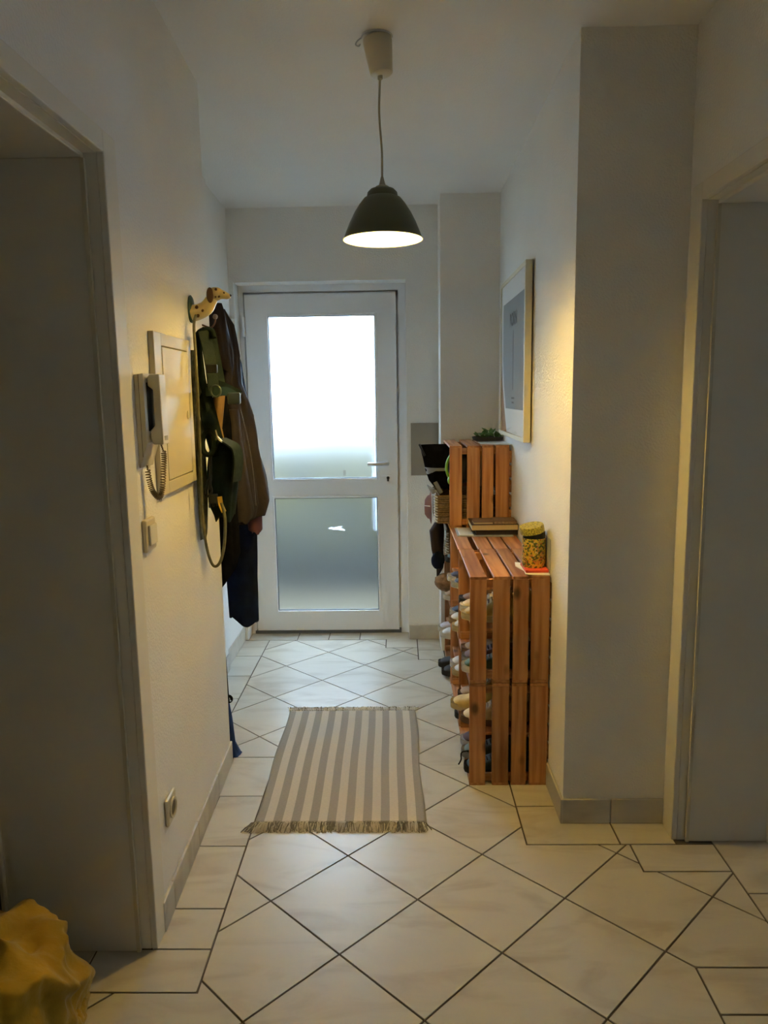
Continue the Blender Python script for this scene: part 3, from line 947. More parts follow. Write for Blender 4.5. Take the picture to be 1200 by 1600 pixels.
obj('hood', MB().loft(R, 40, 4, .09, .7, 6), M_DBROWN, jk, smooth=80)
R = [(zat(px, py, 3.02), edge(px, py, 3.02)-rx, 3.02, rx, .045) for px, py, rx in ((372, 640, .03), (380, 700, .042), (390, 760, .045), (396, 800, .042), (392, 812, .03))]
obj('sleeve', MB().loft(R, 32, 3, .06, 1.3, 5), M_BROWN, jk, smooth=80)
R = [(zat(px, py, 3.2), edge(px, py, 3.2)-rx, 3.22, rx, .04) for px, py, rx in ((398, 770, .03), (408, 800, .033), (408, 828, .03), (407, 831, .02))]
obj('lining_sleeve', MB().loft(R, 24, 3, .06, 1.3, 4), M_MAROON, jk, smooth=80)
obj('zip', MB().tube(spline([at(376, 640, 2.96), at(388, 690, 2.96), at(396, 740, 2.955), at(400, 790, 2.955)], 6), 0, flat=(.0012, .001), side=(1, 0, 0)), mat('pale_piping', (.11, .095, .09), .6), jk, smooth=60)

t = MB().loft([(1.60, -.695, 2.855, .008, .012), (1.53, -.688, 2.855, .018, .018), (1.45, -.676, 2.855, .020, .02), (1.33, -.690, 2.855, .016, .02), (1.18, -.668, 2.855, .016, .02), (1.12, -.668, 2.855, .010, .02)], 28, 4, .08, .5)
tag(obj('canvas_tote', t, M_TAN, smooth=80), 'tan canvas bag strap and edge showing between harness and jacket', 'bag')
t = MB().loft([(1.70, -.75, 2.935, .02, .02), (1.62, -.74, 2.915, .050, .03), (1.35, -.725, 2.915, .070, .035), (1.0, -.715, 2.915, .070, .035), (.735, -.705, 2.915, .064, .035)], 44, 6, .07, 1.9)
t.v = [Vector((v.x, v.y, v.z-(-.69-v.x)*1.7*min(1, max(0, (1.0-v.z)/.25)))) for v in t.v]
tag(obj('black_coat', t, M_BLACK, smooth=80), 'black coat with a slanting hem hanging behind the harness', 'coat')
t = MB().loft([(1.75, -.80, 3.50, .04, .05), (1.6, -.79, 3.50, .07, .10), (1.2, -.77, 3.50, .085, .10), (.95, -.760, 3.50, .080, .09), (.6, -.760, 3.50, .072, .06), (.40, -.760, 3.50, .070, .045)], 64, 5, .05, 2.2, 6, jitter=.03)
t.v = [Vector((v.x, v.y, v.z-(.03 if v.x > -.765 and v.z < .44 else 0))) for v in t.v]
tag(obj('long_navy_coat', t, M_NAVY, smooth=80), 'long navy coat reaching lowest, hanging beneath the brown jacket', 'coat')

# blue umbrella sleeve standing behind the wall end
ub = thing('umbrella_bag', 'blue nylon folded umbrella with black strap standing behind the wall corner', 'umbrella', (-.68, 2.88, 0))
c = lambda px, py: at(px, py, 2.88)+Vector((.012, 0, 0))
R = [(c(352, 1098).z, c(350, 1098).x, 2.88, .010, .012), (c(352, 1120).z, c(353, 1120).x, 2.88, .013, .02), (c(352, 1160).z, c(355, 1160).x, 2.88, .020, .03), (c(352, 1176).z, c(359, 1176).x, 2.88, .031, .035), (c(352, 1192).z, c(362, 1192).x, 2.88, .030, .035), (c(352, 1199).z, c(359, 1199).x, 2.88, .02, .03)]
zmin = min(r[0] for r in R)
R = [(max(.002, r[0]), *r[1:]) for r in R]
R[-1] = (.001, *R[-1][1:])
obj('canopy', MB().loft(R, 28, 4, .08, .2, 5), M_BLUE, ub, smooth=70)
st = MB().tube(spline([at(349, 1016, 2.86), at(352, 1050, 2.865), at(354, 1080, 2.87), at(356, 1098, 2.88)], 5), 0, flat=(.008, .003), side=(1, .3, 0))
st.tube([at(358, 1092, 2.87)+Vector((.010*math.cos(a), 0, .012*math.sin(a))) for a in [k*PI/8 for k in range(16)]], .006, 8, closed=True)
obj('strap', st, M_BLACK, ub, smooth=50)
obj('snap_button', MB().blob(at(360, 1095, 2.85), (.0035, .002, .0035), 10, 6), M_STEEL, ub, smooth=60)

# ------------------------------------------------------------------ yellow cloth over a stool, near left
yc = MB()
n, m = 150, 70
vs = []; fs = []


def ridge(a):
    return 1-abs(math.sin(a))**1.25


for j in range(m+1):
    t = j/m
    for k in range(n):
        a = 2*PI*k/n
        ca, sa = math.cos(a), math.sin(a)
        if t < .35:
            q = t/.35
            r = .16*q; z = .315-.035*q**2
        else:
            q = (t-.35)/.65
            r = .16+.018*math.sin(q*PI)+.012*q; z = .280*(1-q)**1.05+.002
        x = r*ca; y = r*sa
        wv_ = Vector((x*5, y*5, z*4))
        tw = noise.noise(wv_)*1.5+noise.noise(wv_*2.1)*.6
        g = min(1, t*2.2)
        f = 1+g*(.17*ridge(2.5*a+tw+3*z*5)-.10+.10*ridge(5.5*a-tw*1.8+z*13)+.05*ridge(11.5*a+tw*3-z*25))
        z += (.028*ridge(a*1.5+tw*1.2+8*r)+.02*noise.noise(Vector((x*16, y*16, 1))))*(1 if t < .35 else (1-q)**.5)
        z += .015*math.exp(-((x+.03)**2+(y+.02)**2)/.004)-.02*math.exp(-((x-.085)**2+(y-.02)**2)/.0006)
        vs.append((-.884+x*f*.9, 1.42+y*f, max(.001, z-.018*(z > .1))))
for j in range(m):
    for k in range(n):
        fs.append((j*n+k, (j+1)*n+k, (j+1)*n+(k+1) % n, j*n+(k+1) % n))
yc.add(vs, fs)
tag(obj('yellow_cloth', yc, M_YELLOW, smooth=80, thick=.004), 'crumpled mustard yellow linen cloth heaped in the near left doorway', 'cloth')

# ------------------------------------------------------------------ striped rug
rug = thing('striped_rug', 'grey and cream striped woven rug with fringed ends on the tiles', 'rug', (-.225, 2.83, 0))
RW, RL0, RL1 = .584, 2.372, 3.292
n, m = 60, 70
vs = []; fs = []
def rugz(x, y): return .0045+.0022*max(0, noise.noise(Vector((x*1.3, y*9, .3))))+.002*max(0, noise.noise(Vector((x*4, y*4, 7))))
for j in range(m+1):
    for i in range(n+1):
        u, v = i/n, j/m
        y = RL0+(RL1-RL0)*v
        x = -.5105-.0125*v+RW*u+.004*math.sin(v*9+u)*(.3 if 0 < u < 1 else 1)
        vs.append((x, y, rugz(x, y)))
for j in range(m):
    for i in range(n):
        a = j*(n+1)+i
        fs.append((a, a+1, a+n+2, a+n+1))
M_RUG = bpy.data.materials.new('woven_stripes'); M_RUG.use_nodes = True
nt = M_RUG.node_tree; b = nt.nodes['Principled BSDF']; b.inputs['Roughness'].default_value = .95
uvn = nt.nodes.new('ShaderNodeUVMap')
sp = nt.nodes.new('ShaderNodeSeparateXYZ'); nt.links.new(uvn.outputs[0], sp.inputs[0])
mu = nt.nodes.new('ShaderNodeMath'); mu.operation = 'MULTIPLY'; mu.inputs[1].default_value = 19/2
nt.links.new(sp.outputs[0], mu.inputs[0])
frc = nt.nodes.new('ShaderNodeMath'); frc.operation = 'FRACT'; nt.links.new(mu.outputs[0], frc.inputs[0])
lt = nt.nodes.new('ShaderNodeMath'); lt.operation = 'LESS_THAN'; lt.inputs[1].default_value = .5
nt.links.new(frc.outputs[0], lt.inputs[0])
nz = nt.nodes.new('ShaderNodeTexNoise'); nz.inputs['Scale'].default_value = 60; nz.inputs['Detail'].default_value = 6
mpn = nt.nodes.new('ShaderNodeMapping'); mpn.inputs['Scale'].default_value = (1, 3, 1)
nt.links.new(uvn.outputs[0], mpn.inputs[0]); nt.links.new(mpn.outputs[0], nz.inputs['Vector'])
mx = nt.nodes.new('ShaderNodeMix'); mx.data_type = 'RGBA'
mx.inputs[6].default_value = (.56, .50, .43, 1); mx.inputs[7].default_value = (.30, .275, .235, 1)
nt.links.new(lt.outputs[0], mx.inputs[0])
m2 = nt.nodes.new('ShaderNodeMapRange'); m2.inputs[3].default_value = .8; m2.inputs[4].default_value = 1.15
nt.links.new(nz.outputs[0], m2.inputs[0])
sv = nt.nodes.new('ShaderNodeVectorMath'); sv.operation = 'SCALE'
nt.links.new(mx.outputs[2], sv.inputs[0]); nt.links.new(m2.outputs[0], sv.inputs['Scale'])
nt.links.new(sv.outputs[0], b.inputs['Base Color'])
bp = nt.nodes.new('ShaderNodeBump'); bp.inputs['Strength'].default_value = .5; bp.inputs['Distance'].default_value = .001
nt.links.new(nz.outputs[0], bp.inputs['Height']); nt.links.new(bp.outputs[0], b.inputs['Normal'])
wv = obj('weave', MB().add(vs, fs), M_RUG, rug, smooth=80, thick=.003)
uvl = wv.data.uv_layers.new(name='UVMap')
for poly in wv.data.polygons:
    for li in poly.loop_indices:
        k = wv.data.loops[li].vertex_index
        uvl.data[li].uv = ((k % (n+1))/n, (k//(n+1))/m)
M_F1 = mat('cream_yarn', (.55, .49, .38), .95); M_F2 = mat('grey_yarn', (.20, .18, .14), .95)
rng = random.Random(11)
for end, y0, sgn, ln in (('near', RL0, -1, .055), ('far', RL1, 1, .048)):
    mb = MB()
    nt_ = 150
    for k in range(nt_):
        u = (k+.5)/nt_
        xo = -.5105-(.0125 if sgn > 0 else 0)+RW*u
        stripe = int(u*19) % 2 == 0
        for q in range(3):
            dx_ = rng.uniform(-.014, .014)+(-.03*(1-u*8) if u < .12 and sgn < 0 else 0)+(.015*(u*10-9) if u > .9 else 0)
            L = ln*rng.uniform(.65, 1.05)
            x1 = xo+rng.uniform(-.003, .003)
            pts = [(x1, y0-sgn*.003, .006), (x1+dx_*.3, y0+sgn*L*.35, .010+rng.uniform(0, .006)), (x1+dx_*.7, y0+sgn*L*.7, .006+rng.uniform(0, .004)), (x1+dx_, y0+sgn*L, .003)]
            mb.tube(pts, .0017, 4, mi=(1 if (stripe if sgn < 0 else False) != (rng.random() < .25) else 0))
        if k % 3 == 0:
            mb.blob((xo, y0+sgn*.004, .008), (.005, .005, .004), 6, 4, mi=0 if sgn > 0 else int(stripe))
    fo = obj('fringe', mb, [M_F1 if sgn < 0 else mat('white_yarn', (.72, .70, .65), .95), M_F2], rug)
    fo['kind'] = 'stuff'
    fo['label'] = 'frayed tassel fringe nearest the camera' if sgn < 0 else 'short curled fringe on the door side'

# ------------------------------------------------------------------ crates
def slat_mesh(L, W, T, ch=.0016):
    """board along X with chamfered long edges"""
    mb = MB()
    w, t = W/2, T/2
    ring = [(-w+ch, -t), (w-ch, -t), (w, -t+ch), (w, t-ch), (w-ch, t), (-w+ch, t), (-w, t-ch), (-w, -t+ch)]
    vs = [(x, a, c) for x in (-L/2, L/2) for a, c in ring]
    fs = [tuple(range(8))[::-1], tuple(range(8, 16))]+[(i, (i+1) % 8, (i+1) % 8+8, i+8) for i in range(8)]
    mb.add(vs, fs)
    me = bpy.data.meshes.new('slat'); me.from_pydata([tuple(v) for v in mb.v], [], mb.f); me.materials.append(M_WOOD); me.update()
    return me


CL, CD, CH = .490, .300, .399
SPAN = ((0, .060), (.084, .145), (.155, .210), (.221, .286))
S_END = [slat_mesh(CH-.022, b-a, .010) for a, b in SPAN]
S_LONG = [slat_mesh(CL, b-a, .010) for a, b in SPAN]
S_BACK = slat_mesh(CL-.02, .058, .010)
S_BATV = slat_mesh(CD-.024, .030, .014)
S_SHELF = slat_mesh(CL-.022, .13, .009)


def crate(x0, y0, z0, label, rz=0., shelf=True):
    c = thing('wooden_crate', label, 'crate', (x0+CD/2, y0+CL/2, z0), rz, 'wooden crates stacked along the right wall')
    rn = random.Random(int(x0*1000+y0*77+z0*991))
    for ye, s in ((-CL/2+.005, -1), (CL/2-.005, 1)):
        for k in range(4):
            inst(S_END[k], 'slat', c, (-CD/2+sum(SPAN[k])/2+rn.uniform(-.0012, .0012)*(k > 0), ye, CH/2+rn.uniform(-.001, .001)), (PI/2, PI/2 if k % 2 else -PI/2, 0))
    for zz, s in ((.0055, 1), (CH-.0055, -1)):
        for k in range(4):
            inst(S_LONG[k], 'slat', c, (-CD/2+sum(SPAN[k])/2+rn.uniform(-.001, .001)*(k > 0), rn.uniform(-.001, .001), zz), (0 if k % 2 else PI, 0, PI/2))
    for k in range(5):
        inst(S_BACK, 'back_slat', c, (CD/2-.006, 0, .04+.0165+k*(CH-.08-.033)/4), (PI/2, 0, PI/2))
    for ye in (-CL/2+.0175, CL/2-.0175):
        for zz in (.027, CH-.027):
            inst(S_BATV, 'batten', c, (-.006, ye, zz), (PI/2, 0, 0))
    if shelf:
        for k in range(2):
            inst(S_SHELF, 'shelf_board', c, (-CD/2+.072+k*.137, 0, CH*.5), (0, 0, PI/2))
    return c


X0 = .246
Y1, Y2, Y3 = 2.625, 3.120, 3.616
crate(X0, Y1, 0, 'pine crate on the floor, nearest the camera, filled with shoes')
crate(X0+.001, Y1+.001, .4005, 'pine crate with the yellow tin on top, upper of the nearest stack')
crate(X0, Y2, 0, 'pine crate on the floor in the middle stack of the row')
crate(X0-.002, Y2, .4005, 'pine crate with books on top, upper of the middle stack')
crate(X0-.002, Y3, 0, 'pine crate on the floor at the far end beside the back wall')
crate(X0-.004, Y3, .4005, 'pine crate second from the floor in the farthest, tallest stack')
crate(X0-.006, Y3-.002, .8010, 'topmost pine crate on the tallest stack with a leafy tray on top', shelf=False)

# ------------------------------------------------------------------ shoes
def shoe_meshes(kind, L=.265, W=.095, Hh=.085):
    """returns (upper, sole, laces) MBs, toe towards -x, heel at x=0, on z=0"""
    hi = {'sneaker': .085, 'boot': .15, 'slipper': .06, 'hiker': .115}[kind]
    up_ = MB(); n = 20; secs = 22
    vs = []; fs = []
    for i in range(secs+1):
        t = i/secs       # 0 heel .. 1 toe
        x = -L*t
        wd = W/2*(.70+.30*math.sin(min(1, t*1.45)*PI/2)*1.0) * (1 if t < .72 else math.sqrt(max(.02, 1-((t-.72)/.29)**2)))
        wd *= (.35+.65*min(1, t/.06)) if t < .06 else 1
        toe = .045 if kind != 'slipper' else .04
        if t < .42: top = hi-.008*math.sin(t/.42*PI)
        else: top = toe+(hi-toe)*(1-min(1, (t-.42)/.36))**1.4
        if t > .8: top = toe*math.sqrt(max(.08, 1-((t-.8)/.21)**2))+.012*(t > .99)
        opening = .05 < t < .44
        for k in range(n+1):
            a = PI*k/n
            c_, s_ = math.cos(a), math.sin(a)
            yy = wd*math.copysign(abs(c_)**.6, c_)
            zz = .018+(top-.018)*s_**.55
            if opening and abs(c_) < .62:
                q = math.cos(c_/.62*PI/2)
                zz = zz-(top-.03)*q**.5*min(1, (t-.05)/.05, (.44-t)/.05)
            vs.append((x, yy*(1-.18*(zz/hi)**2), zz))
    for i in range(secs):
        for k in range(n):
            a = i*(n+1)+k
            fs.append((a, a+1, a+n+2, a+n+1))
    fs.append(tuple(range(n+1))[::-1]); fs.append(tuple(range(secs*(n+1), (secs+1)*(n+1))))
    up_.add(vs, fs)
    so_ = MB(); vs = []; fs = []; ns = 26
    out = []
    for i in range(ns):
        a = 2*PI*i/ns
        t = .5-.5*math.cos(a)
        wd = W/2*1.04*(.72+.28*math.sin(min(1, t*1.4)*PI/2))
        yy = wd*math.sin(a) if False else wd*math.copysign(abs(math.sin(a))**.55, math.sin(a))
        out.append((-L*1.02*t+.004, yy))
    for z, k in ((0, .96), (.006, 1.), (.020, 1.01), (.026, .98)):
        for x, y in out:
            vs.append((x, y*k, z+.006*max(0, (-x/L-.8))*4))
    for j in range(3):
        for i in range(ns):
            fs.append((j*ns+i, j*ns+(i+1) % ns, (j+1)*ns+(i+1) % ns, (j+1)*ns+i))
    fs.append(tuple(range(ns))); fs.append(tuple(range(3*ns, 4*ns))[::-1])
    so_.add(vs, fs)
    la = MB()
    if kind != 'slipper':
        for k in range(5):
            t = .46+k*.05
            zt = (.045+(hi-.045)*(1-min(1, (t-.42)/.36))**1.4)
            x = -L*t
            la.tube([(x, -.022, zt-.004), (x-.004, 0, zt+.004), (x, .022, zt-.004)], .0028, 6)
        la.tube(spline([(-L*.45, .0, hi-.002), (-L*.46, .025, hi+.006), (-L*.50, .04, hi-.03), (-L*.5, .046, hi-.05)], 4), .002, 5)
    return up_, so_, la


SM = {}
for kd in ('sneaker', 'boot', 'slipper', 'hiker'):
    trio = []
    for nm, mb in zip(('upper', 'sole', 'laces'), shoe_meshes(kd)):
        if not mb.v: trio.append(None); continue
        me = bpy.data.meshes.new('shoe_'+nm)
        me.from_pydata([tuple(v) for v in mb.v], [], mb.f)
        me.materials.append(None)
        me.polygons.foreach_set('use_smooth', [True]*len(me.polygons))
        trio.append(me)
    SM[kd] = trio


def shade_mat(c, r=.7):
    return mat('leather_%02d_%02d_%02d' % tuple(int(k*99) for k in c), c, r, noise_scale=30, noise_amt=.25, bump=(60, .3), bump_dist=.003)


def shoe(x, y, z, kind, cu, cs, cl, label, rz=0., scale=1., group=None):
    o = thing('shoe', label, 'shoe', (x, y, z), rz, group)
    o.scale = (scale, scale, scale)
    for me, nm, cc in zip(SM[kind], ('upper', 'sole', 'laces'), (cu, cs, cl)):
        if me is None: continue
        p = bpy.data.objects.new(nm, me); COL.objects.link(p); p.parent = o
        p.material_slots[0].link = 'OBJECT'; p.material_slots[0].material = shade_mat(cc)
    return o


WHT = (.62, .60, .57); BEI = (.55, .42, .22); YEL = (.60, .43, .14); NVY = (.015, .02, .045); BLK = (.012, .012, .013); GRY = (.25, .25, .26)
GRN = (.035, .085, .05); MAR = (.10, .035, .03); BRN = (.14, .07, .035); TAN = (.32, .20, .10); PNK = (.55, .40, .40); TEA = (.02, .05, .055)
A0, A1, B0, B1 = .0125, .205, .413, .606
X = .505
G = 'shoes kept in the wooden crates'
shoes = [
    (X-0.006, 2.705, A0, 'sneaker', TEA, BLK, BLK, 'dark trainer with trailing lace on the nearest crate floor', .05),
    (X-0.006, 2.82, A0, 'sneaker', (.05, .07, .06), GRY, BLK, 'grey-green trainer second on the nearest crate floor', .08),
    (X-0.001, 2.94, A0, 'sneaker', MAR, WHT, BLK, 'maroon trainer with white sole low in the nearest crate', 0),
    (X-0.018, 2.715, A1, 'hiker', BEI, BRN, WHT, 'beige hiking shoe on the lower shelf with brown sole', .10),
    (X-0.049, 2.83, A1, 'hiker', YEL, BEI, WHT, 'big sand-yellow hiking shoe jutting farthest out of the crate', .16),
    (X-0.011, 2.955, A1, 'hiker', TAN, BRN, WHT, 'tan hiking shoe behind the jutting sand-yellow one', 0),
    (X-0.016, 2.70, B0, 'sneaker', GRN, WHT, WHT, 'green suede trainer with white sole in the nearest upper crate', .1),
    (X-0.006, 2.81, B0, 'sneaker', MAR, GRY, BLK, 'reddish brown trainer beside the green one', .05),
    (X-0.001, 2.92, B0, 'slipper', TAN, BRN, BLK, 'light brown slip-on below the mustard shoe', 0),
    (X-0.014, 2.73, B1, 'hiker', (.52, .36, .08), (.5, .4, .2), BRN, 'mustard canvas shoe on the highest shelf of the nearest stack', .12),
    (X-0.011, 2.845, B1, 'sneaker', BEI, WHT, WHT, 'beige canvas trainer beside the mustard shoe', .05),
    (X-0.006, 2.96, B1, 'slipper', BRN, BLK, BLK, 'dark brown fuzzy slipper behind the mustard shoe', 0),
    (X-0.006, 3.20, A0, 'sneaker', MAR, BLK, BLK, 'wine red trainer on the middle crate floor', 0),
    (X-0.011, 3.32, A0, 'sneaker', GRY, WHT, WHT, 'grey trainer on the middle crate floor', 0),
    (X-0.016, 3.20, A1, 'sneaker', WHT, BEI, WHT, 'white trainer with cream sole low in the middle stack', .1),
    (X-0.018, 3.32, A1, 'sneaker', (.5, .46, .42), WHT, WHT, 'off-white trainer behind the white one in the middle stack', 0),
    (X-0.018, 3.19, B0, 'sneaker', (.48, .46, .44), BEI, WHT, 'pale grey running shoe in the middle upper crate', .1),
    (X-0.024, 3.31, B0, 'sneaker', WHT, TAN, GRY, 'white running shoe with tan sole in the middle upper crate', .05),
    (X-0.011, 3.44, B0, 'sneaker', NVY, WHT, WHT, 'navy trainer at the back of the middle upper crate', 0),
    (X-0.021, 3.20, B1, 'slipper', NVY, WHT, BLK, 'nearer navy slipper with white sole on the highest middle shelf', .12),
    (X-0.029, 3.33, B1, 'slipper', (.03, .02, .035), WHT, BLK, 'farther dark purple slipper with white sole on the highest middle shelf', .05),
    (X-0.036, 3.70, A0, 'boot', BLK, BLK, BLK, 'black boot on the floor of the farthest crate', .1),
    (X-0.046, 3.83, A0, 'boot', BLK, BLK, BLK, 'second black boot jutting out of the farthest crate', .05),
    (X-0.041, 3.72, A1, 'sneaker', WHT, WHT, PNK, 'white and pink trainer above the black boots', .12),
    (X-0.046, 3.84, A1, 'sneaker', (.45, .42, .46), WHT, NVY, 'lilac grey trainer beside the white and pink one', .05),
    (X-0.026, 3.70, B0, 'sneaker', TAN, WHT, WHT, 'tan trainer on the floor of the second farthest crate', .1),
    (X-0.016, 3.72, B1, 'sneaker', TEA, BLK, BLK, 'teal black trainer under the basket crate', .05),
]
for s in shoes:
    shoe(*s[:8], rz=-s[8], group=G)
# lace hanging out of the dark trainer
tag(obj('shoe_lace', MB().tube(spline([(.262, 2.70, .10), (.225, 2.70, .095), (.222, 2.70, .065), (.212, 2.70, .045)], 5), .0028, 6), M_BLACK, smooth=60), 'black lace dangling out of the nearest crate', 'shoe lace')

# furry boot and navy/white pieces high in the far stack
tag(obj('fur_slipper', MB().blob((.29, 3.84, .472), (.115, .06, .058), 28, 16, f=lambda d: 1+.12*noise.noise(d*5)), M_FLEECE, smooth=80), 'shaggy brown fur slipper jutting from the far stack', 'slipper')
tag(obj('dark_scarf', MB().loft([(.795, .205, 3.88, .02, .03), (.74, .190, 3.88, .038, .04), (.64, .193, 3.88, .030, .035), (.58, .203, 3.88, .026, .03), (.54, .206, 3.88, .018, .02), (.50, .195, 3.88, .006, .006)], 28, 4, .1, .3), M_DBROWN, smooth=80), 'dark brown scarf hanging out beneath the wicker basket', 'scarf')
tag(obj('navy_glove', MB().blob((.192, 3.80, .60), (.035, .03, .045), 18, 12, f=lambda d: 1+.18*noise.noise(d*4)), M_NAVY, smooth=80), 'bunched navy knit glove hanging on the dark scarf', 'glove')


def basket(x0, x1, y0, y1, z0, z1, label, rows):
    t_ = thing('wicker_basket', label, 'basket', ((x0+x1)/2, (y0+y1)/2, z0))
    t_body = MB().box(x0+.006, x1-.006, y0+.006, y1-.006, z0+.003, z0+.012)
    for (a, b, c_, d) in ((x0+.004, x0+.009, y0+.004, y1-.004), (x1-.009, x1-.004, y0+.004, y1-.004), (x0+.009, x1-.009, y0+.004, y0+.009), (x0+.009, x1-.009, y1-.009, y1-.004)):
        t_body.box(a, b, c_, d, z0+.003, z1-.004)
    obj('liner', t_body, M_BASKET, t_)
    wv_ = MB()
    for k in range(rows):
        z = z0+.006+(z1-z0-.01)*k/(rows-1)
        pts = []
        for (ax, ay, bx, by) in ((x0, y0, x1, y0), (x1, y0, x1, y1), (x1, y1, x0, y1), (x0, y1, x0, y0)):
            L = math.hypot(bx-ax, by-ay); mm = max(4, int(L/.012))
            nx_, ny_ = (by-ay)/L, -(bx-ax)/L
            for q in range(mm):
                u = q/mm
                o_ = .0022*(1 if (q+k) % 2 else -1)
                pts.append((ax+(bx-ax)*u+nx_*o_, ay+(by-ay)*u+ny_*o_, z))
        wv_.tube(pts, (z1-z0)/rows*.46, 6, closed=True)
    w_ = obj('weave', wv_, M_BASKET, t_, smooth=60); w_['kind'] = 'stuff'
    rm = MB()
    k = 0
    for z in [z0+.012+.0135*i for i in range(int((z1-z0)/.0135))]:
        rm.tube([(x0+.004, y0-.007, z), (x0-.008, y0-.006, z+.004), (x0-.011, y0+.008, z+.008), (x0-.005, y0+.03, z+.009)], .0042, 6)
    r__ = obj('corner_lacing', rm, M_BASKETW, t_, smooth=60); r__['kind'] = 'stuff'
    return t_


basket(.180, .50, 3.66, 4.02, .8135, .955, 'brown wicker basket with pale laced corner in the topmost crate', 13)
basket(.243, .50, 3.80, 4.06, .606, .745, 'smaller wicker basket with white laced edge in the crate below', 11)

# bag, helmet and hat in the top crate
bg_ = thing('bike_bag', 'black roll bag with pale grey band jutting out of topmost crate', 'bag', (.2, 3.85, 1.0))
p1 = lambda px, py: at(px, py, 3.84)
Rr = []
for (xl, xr, y, ry) in ((656, 712, 696, .06), (657, 714, 702, .08), (661, 716, 718, .085), (665, 716, 736, .085), (671, 716, 752, .075), (679, 712, 762, .06), (684, 706, 764, .03)):
    a, b = p1(xl, y), p1(xr, y)
    Rr.append((a.z, (a.x+b.x)/2, 3.89, (b.x-a.x)/2, ry*.8))
obj('roll_body', MB().loft(Rr, 44, 3, .02, .4, 4, jitter=.012), M_BLACK, bg_, smooth=60)
a, b = p1(667, 731), p1(700, 737)
obj('reflective_band', MB().loft([(a.z, Rr[3][1], 3.89, Rr[3][3]*1.05, Rr[3][4]*1.03), (b.z-.002, Rr[3][1]+.004, 3.89, Rr[3][3]*1.02, Rr[3][4]*1.02)], 44, 3, .02, .4, 3, jitter=.01), mat('grey_band', (.22, .20, .18), .5), bg_, smooth=60)
obj('buckle_tape', MB().tube(spline([p1(680, 753), p1(686, 764), p1(690, 770)], 4), 0, flat=(.010, .003), side=(1, -.3, .3)), mat('grey_tape', (.35, .33, .29), .5), bg_, smooth=40)
obj('corner_strap', MB().tube([p1(655, 694), p1(659, 702), p1(664, 712)], .006, 6), M_BLACKP, bg_, smooth=50)
hm = thing('bike_helmet', 'black and lime green cycling helmet behind the topmost crate slat', 'helmet', (.27, 3.72, .99))
hc = Vector((.305, 3.705, 1.09))
obj('shell', MB().blob(hc, (.075, .065, .085), 28, 18, f=lambda d: 1+.05*math.sin(8*d.z)), M_BLACKP, hm, smooth=70)
obj('trim', MB().tube([hc+Vector((-.076*math.cos(a), -.03, .086*math.sin(a))) for a in [-1.1+k*.14 for k in range(16)]], .007, 8), M_LIME, hm, smooth=60)
obj('chin_pad', MB().blob(hc+Vector((-.058, -.035, -.062)), (.014, .014, .022), 12, 8), M_LIME, hm, smooth=60)
pk = thing('pink_hat', 'dusty pink felt hat leaning out of the wicker basket corner', 'hat', (.16, 3.9, .9))
c = at(683, 792, 3.92)
def hatf(d): return 1
hb = MB().lathe([(.002, .03), (.03, .028), (.046, .012), (.05, 0), (.066, -.006), (.070, -.010), (.066, -.011), (.048, -.006)], (0, 0, 0), 30, 'x', cap=False)
hb.v = [Vector((c.x-.040-v.x*.9, c.y+v.y*.6, c.z+v.z*1.3)) for v in hb.v]
obj('felt', hb, M_PINK, pk, smooth=60)
obj('ribbon', MB().tube([(c.x-.066, c.y-.02, c.z+.01), (c.x-.040, c.y-.042, c.z+.01)], .0025, 6), M_WPAPER, pk)
tag(obj('clear_wrapper', MB().add([at(667, 757, 3.8), at(682, 766, 3.8), at(688, 775, 3.78), at(674, 772, 3.78), at(670, 764, 3.82)], [(0, 1, 4), (1, 2, 3, 4)]), mat('pale_plastic_film', (.45, .48, .55), .25), thick=.002), 'crumpled pale plastic wrapper under the black roll bag', 'wrapper')

# ------------------------------------------------------------------ on top of the crates
ZT = .7995+.0006
def book(x0, x1, y0, y1, z0, z1, cov, pages, label, name='book', spine='back'):
    t_ = thing(name, label, 'book', ((x0+x1)/2, (y0+y1)/2, z0), 0, 'books stacked on the middle crate')
    obj('cover', MB().box(x0, x1, y0, y1, z0, z0+.002).box(x0, x1, y0, y1, z1-.002, z1).box(x1-.002, x1, y0, y1, z0+.002, z1-.002), cov, t_)
    obj('pages', MB().box(x0+.003, x1-.0022, y0+.003, y1-.003, z0+.0021, z1-.0021), pages, t_)
    return t_


tag(obj('magazine', MB().prism([(.262, 3.395), (.455, 3.375), (.515, 3.375), (.515, 3.60), (.262, 3.60)], ZT, ZT+.004), M_GREYC), 'thin grey magazine lying lowest under the books', 'magazine')
tag(obj('pamphlet', MB().prism([(.272, 3.40), (.335, 3.395), (.335, 3.58), (.272, 3.585)], ZT+.0043, ZT+.0075), mat('glossy_white_paper', (.7, .72, .75), .3)), 'glossy white leaflet sticking out left of the books', 'leaflet')
book(.345, .538, 3.40, 3.59, ZT+.0045, ZT+.025, M_COVER, M_COVER, 'black book below the thick cream-paged book')
book(.325, .540, 3.395, 3.585, ZT+.0255, ZT+.053, M_COVER, M_PAGES, 'thick dark hardback with cream pages facing the camera')
book(.335, .425, 3.40, 3.50, ZT+.0535, ZT+.065, M_COVER2, M_PAGES, 'small thin brown paperback on the left of the pile top')
bk = book(.428, .533, 3.40, 3.51, ZT+.0535, ZT+.068, M_COVER2, mat('worn_pages', (.34, .24, .16), .7, noise_scale=80, noise_amt=.5), 'small worn paperback on the right of the pile top')

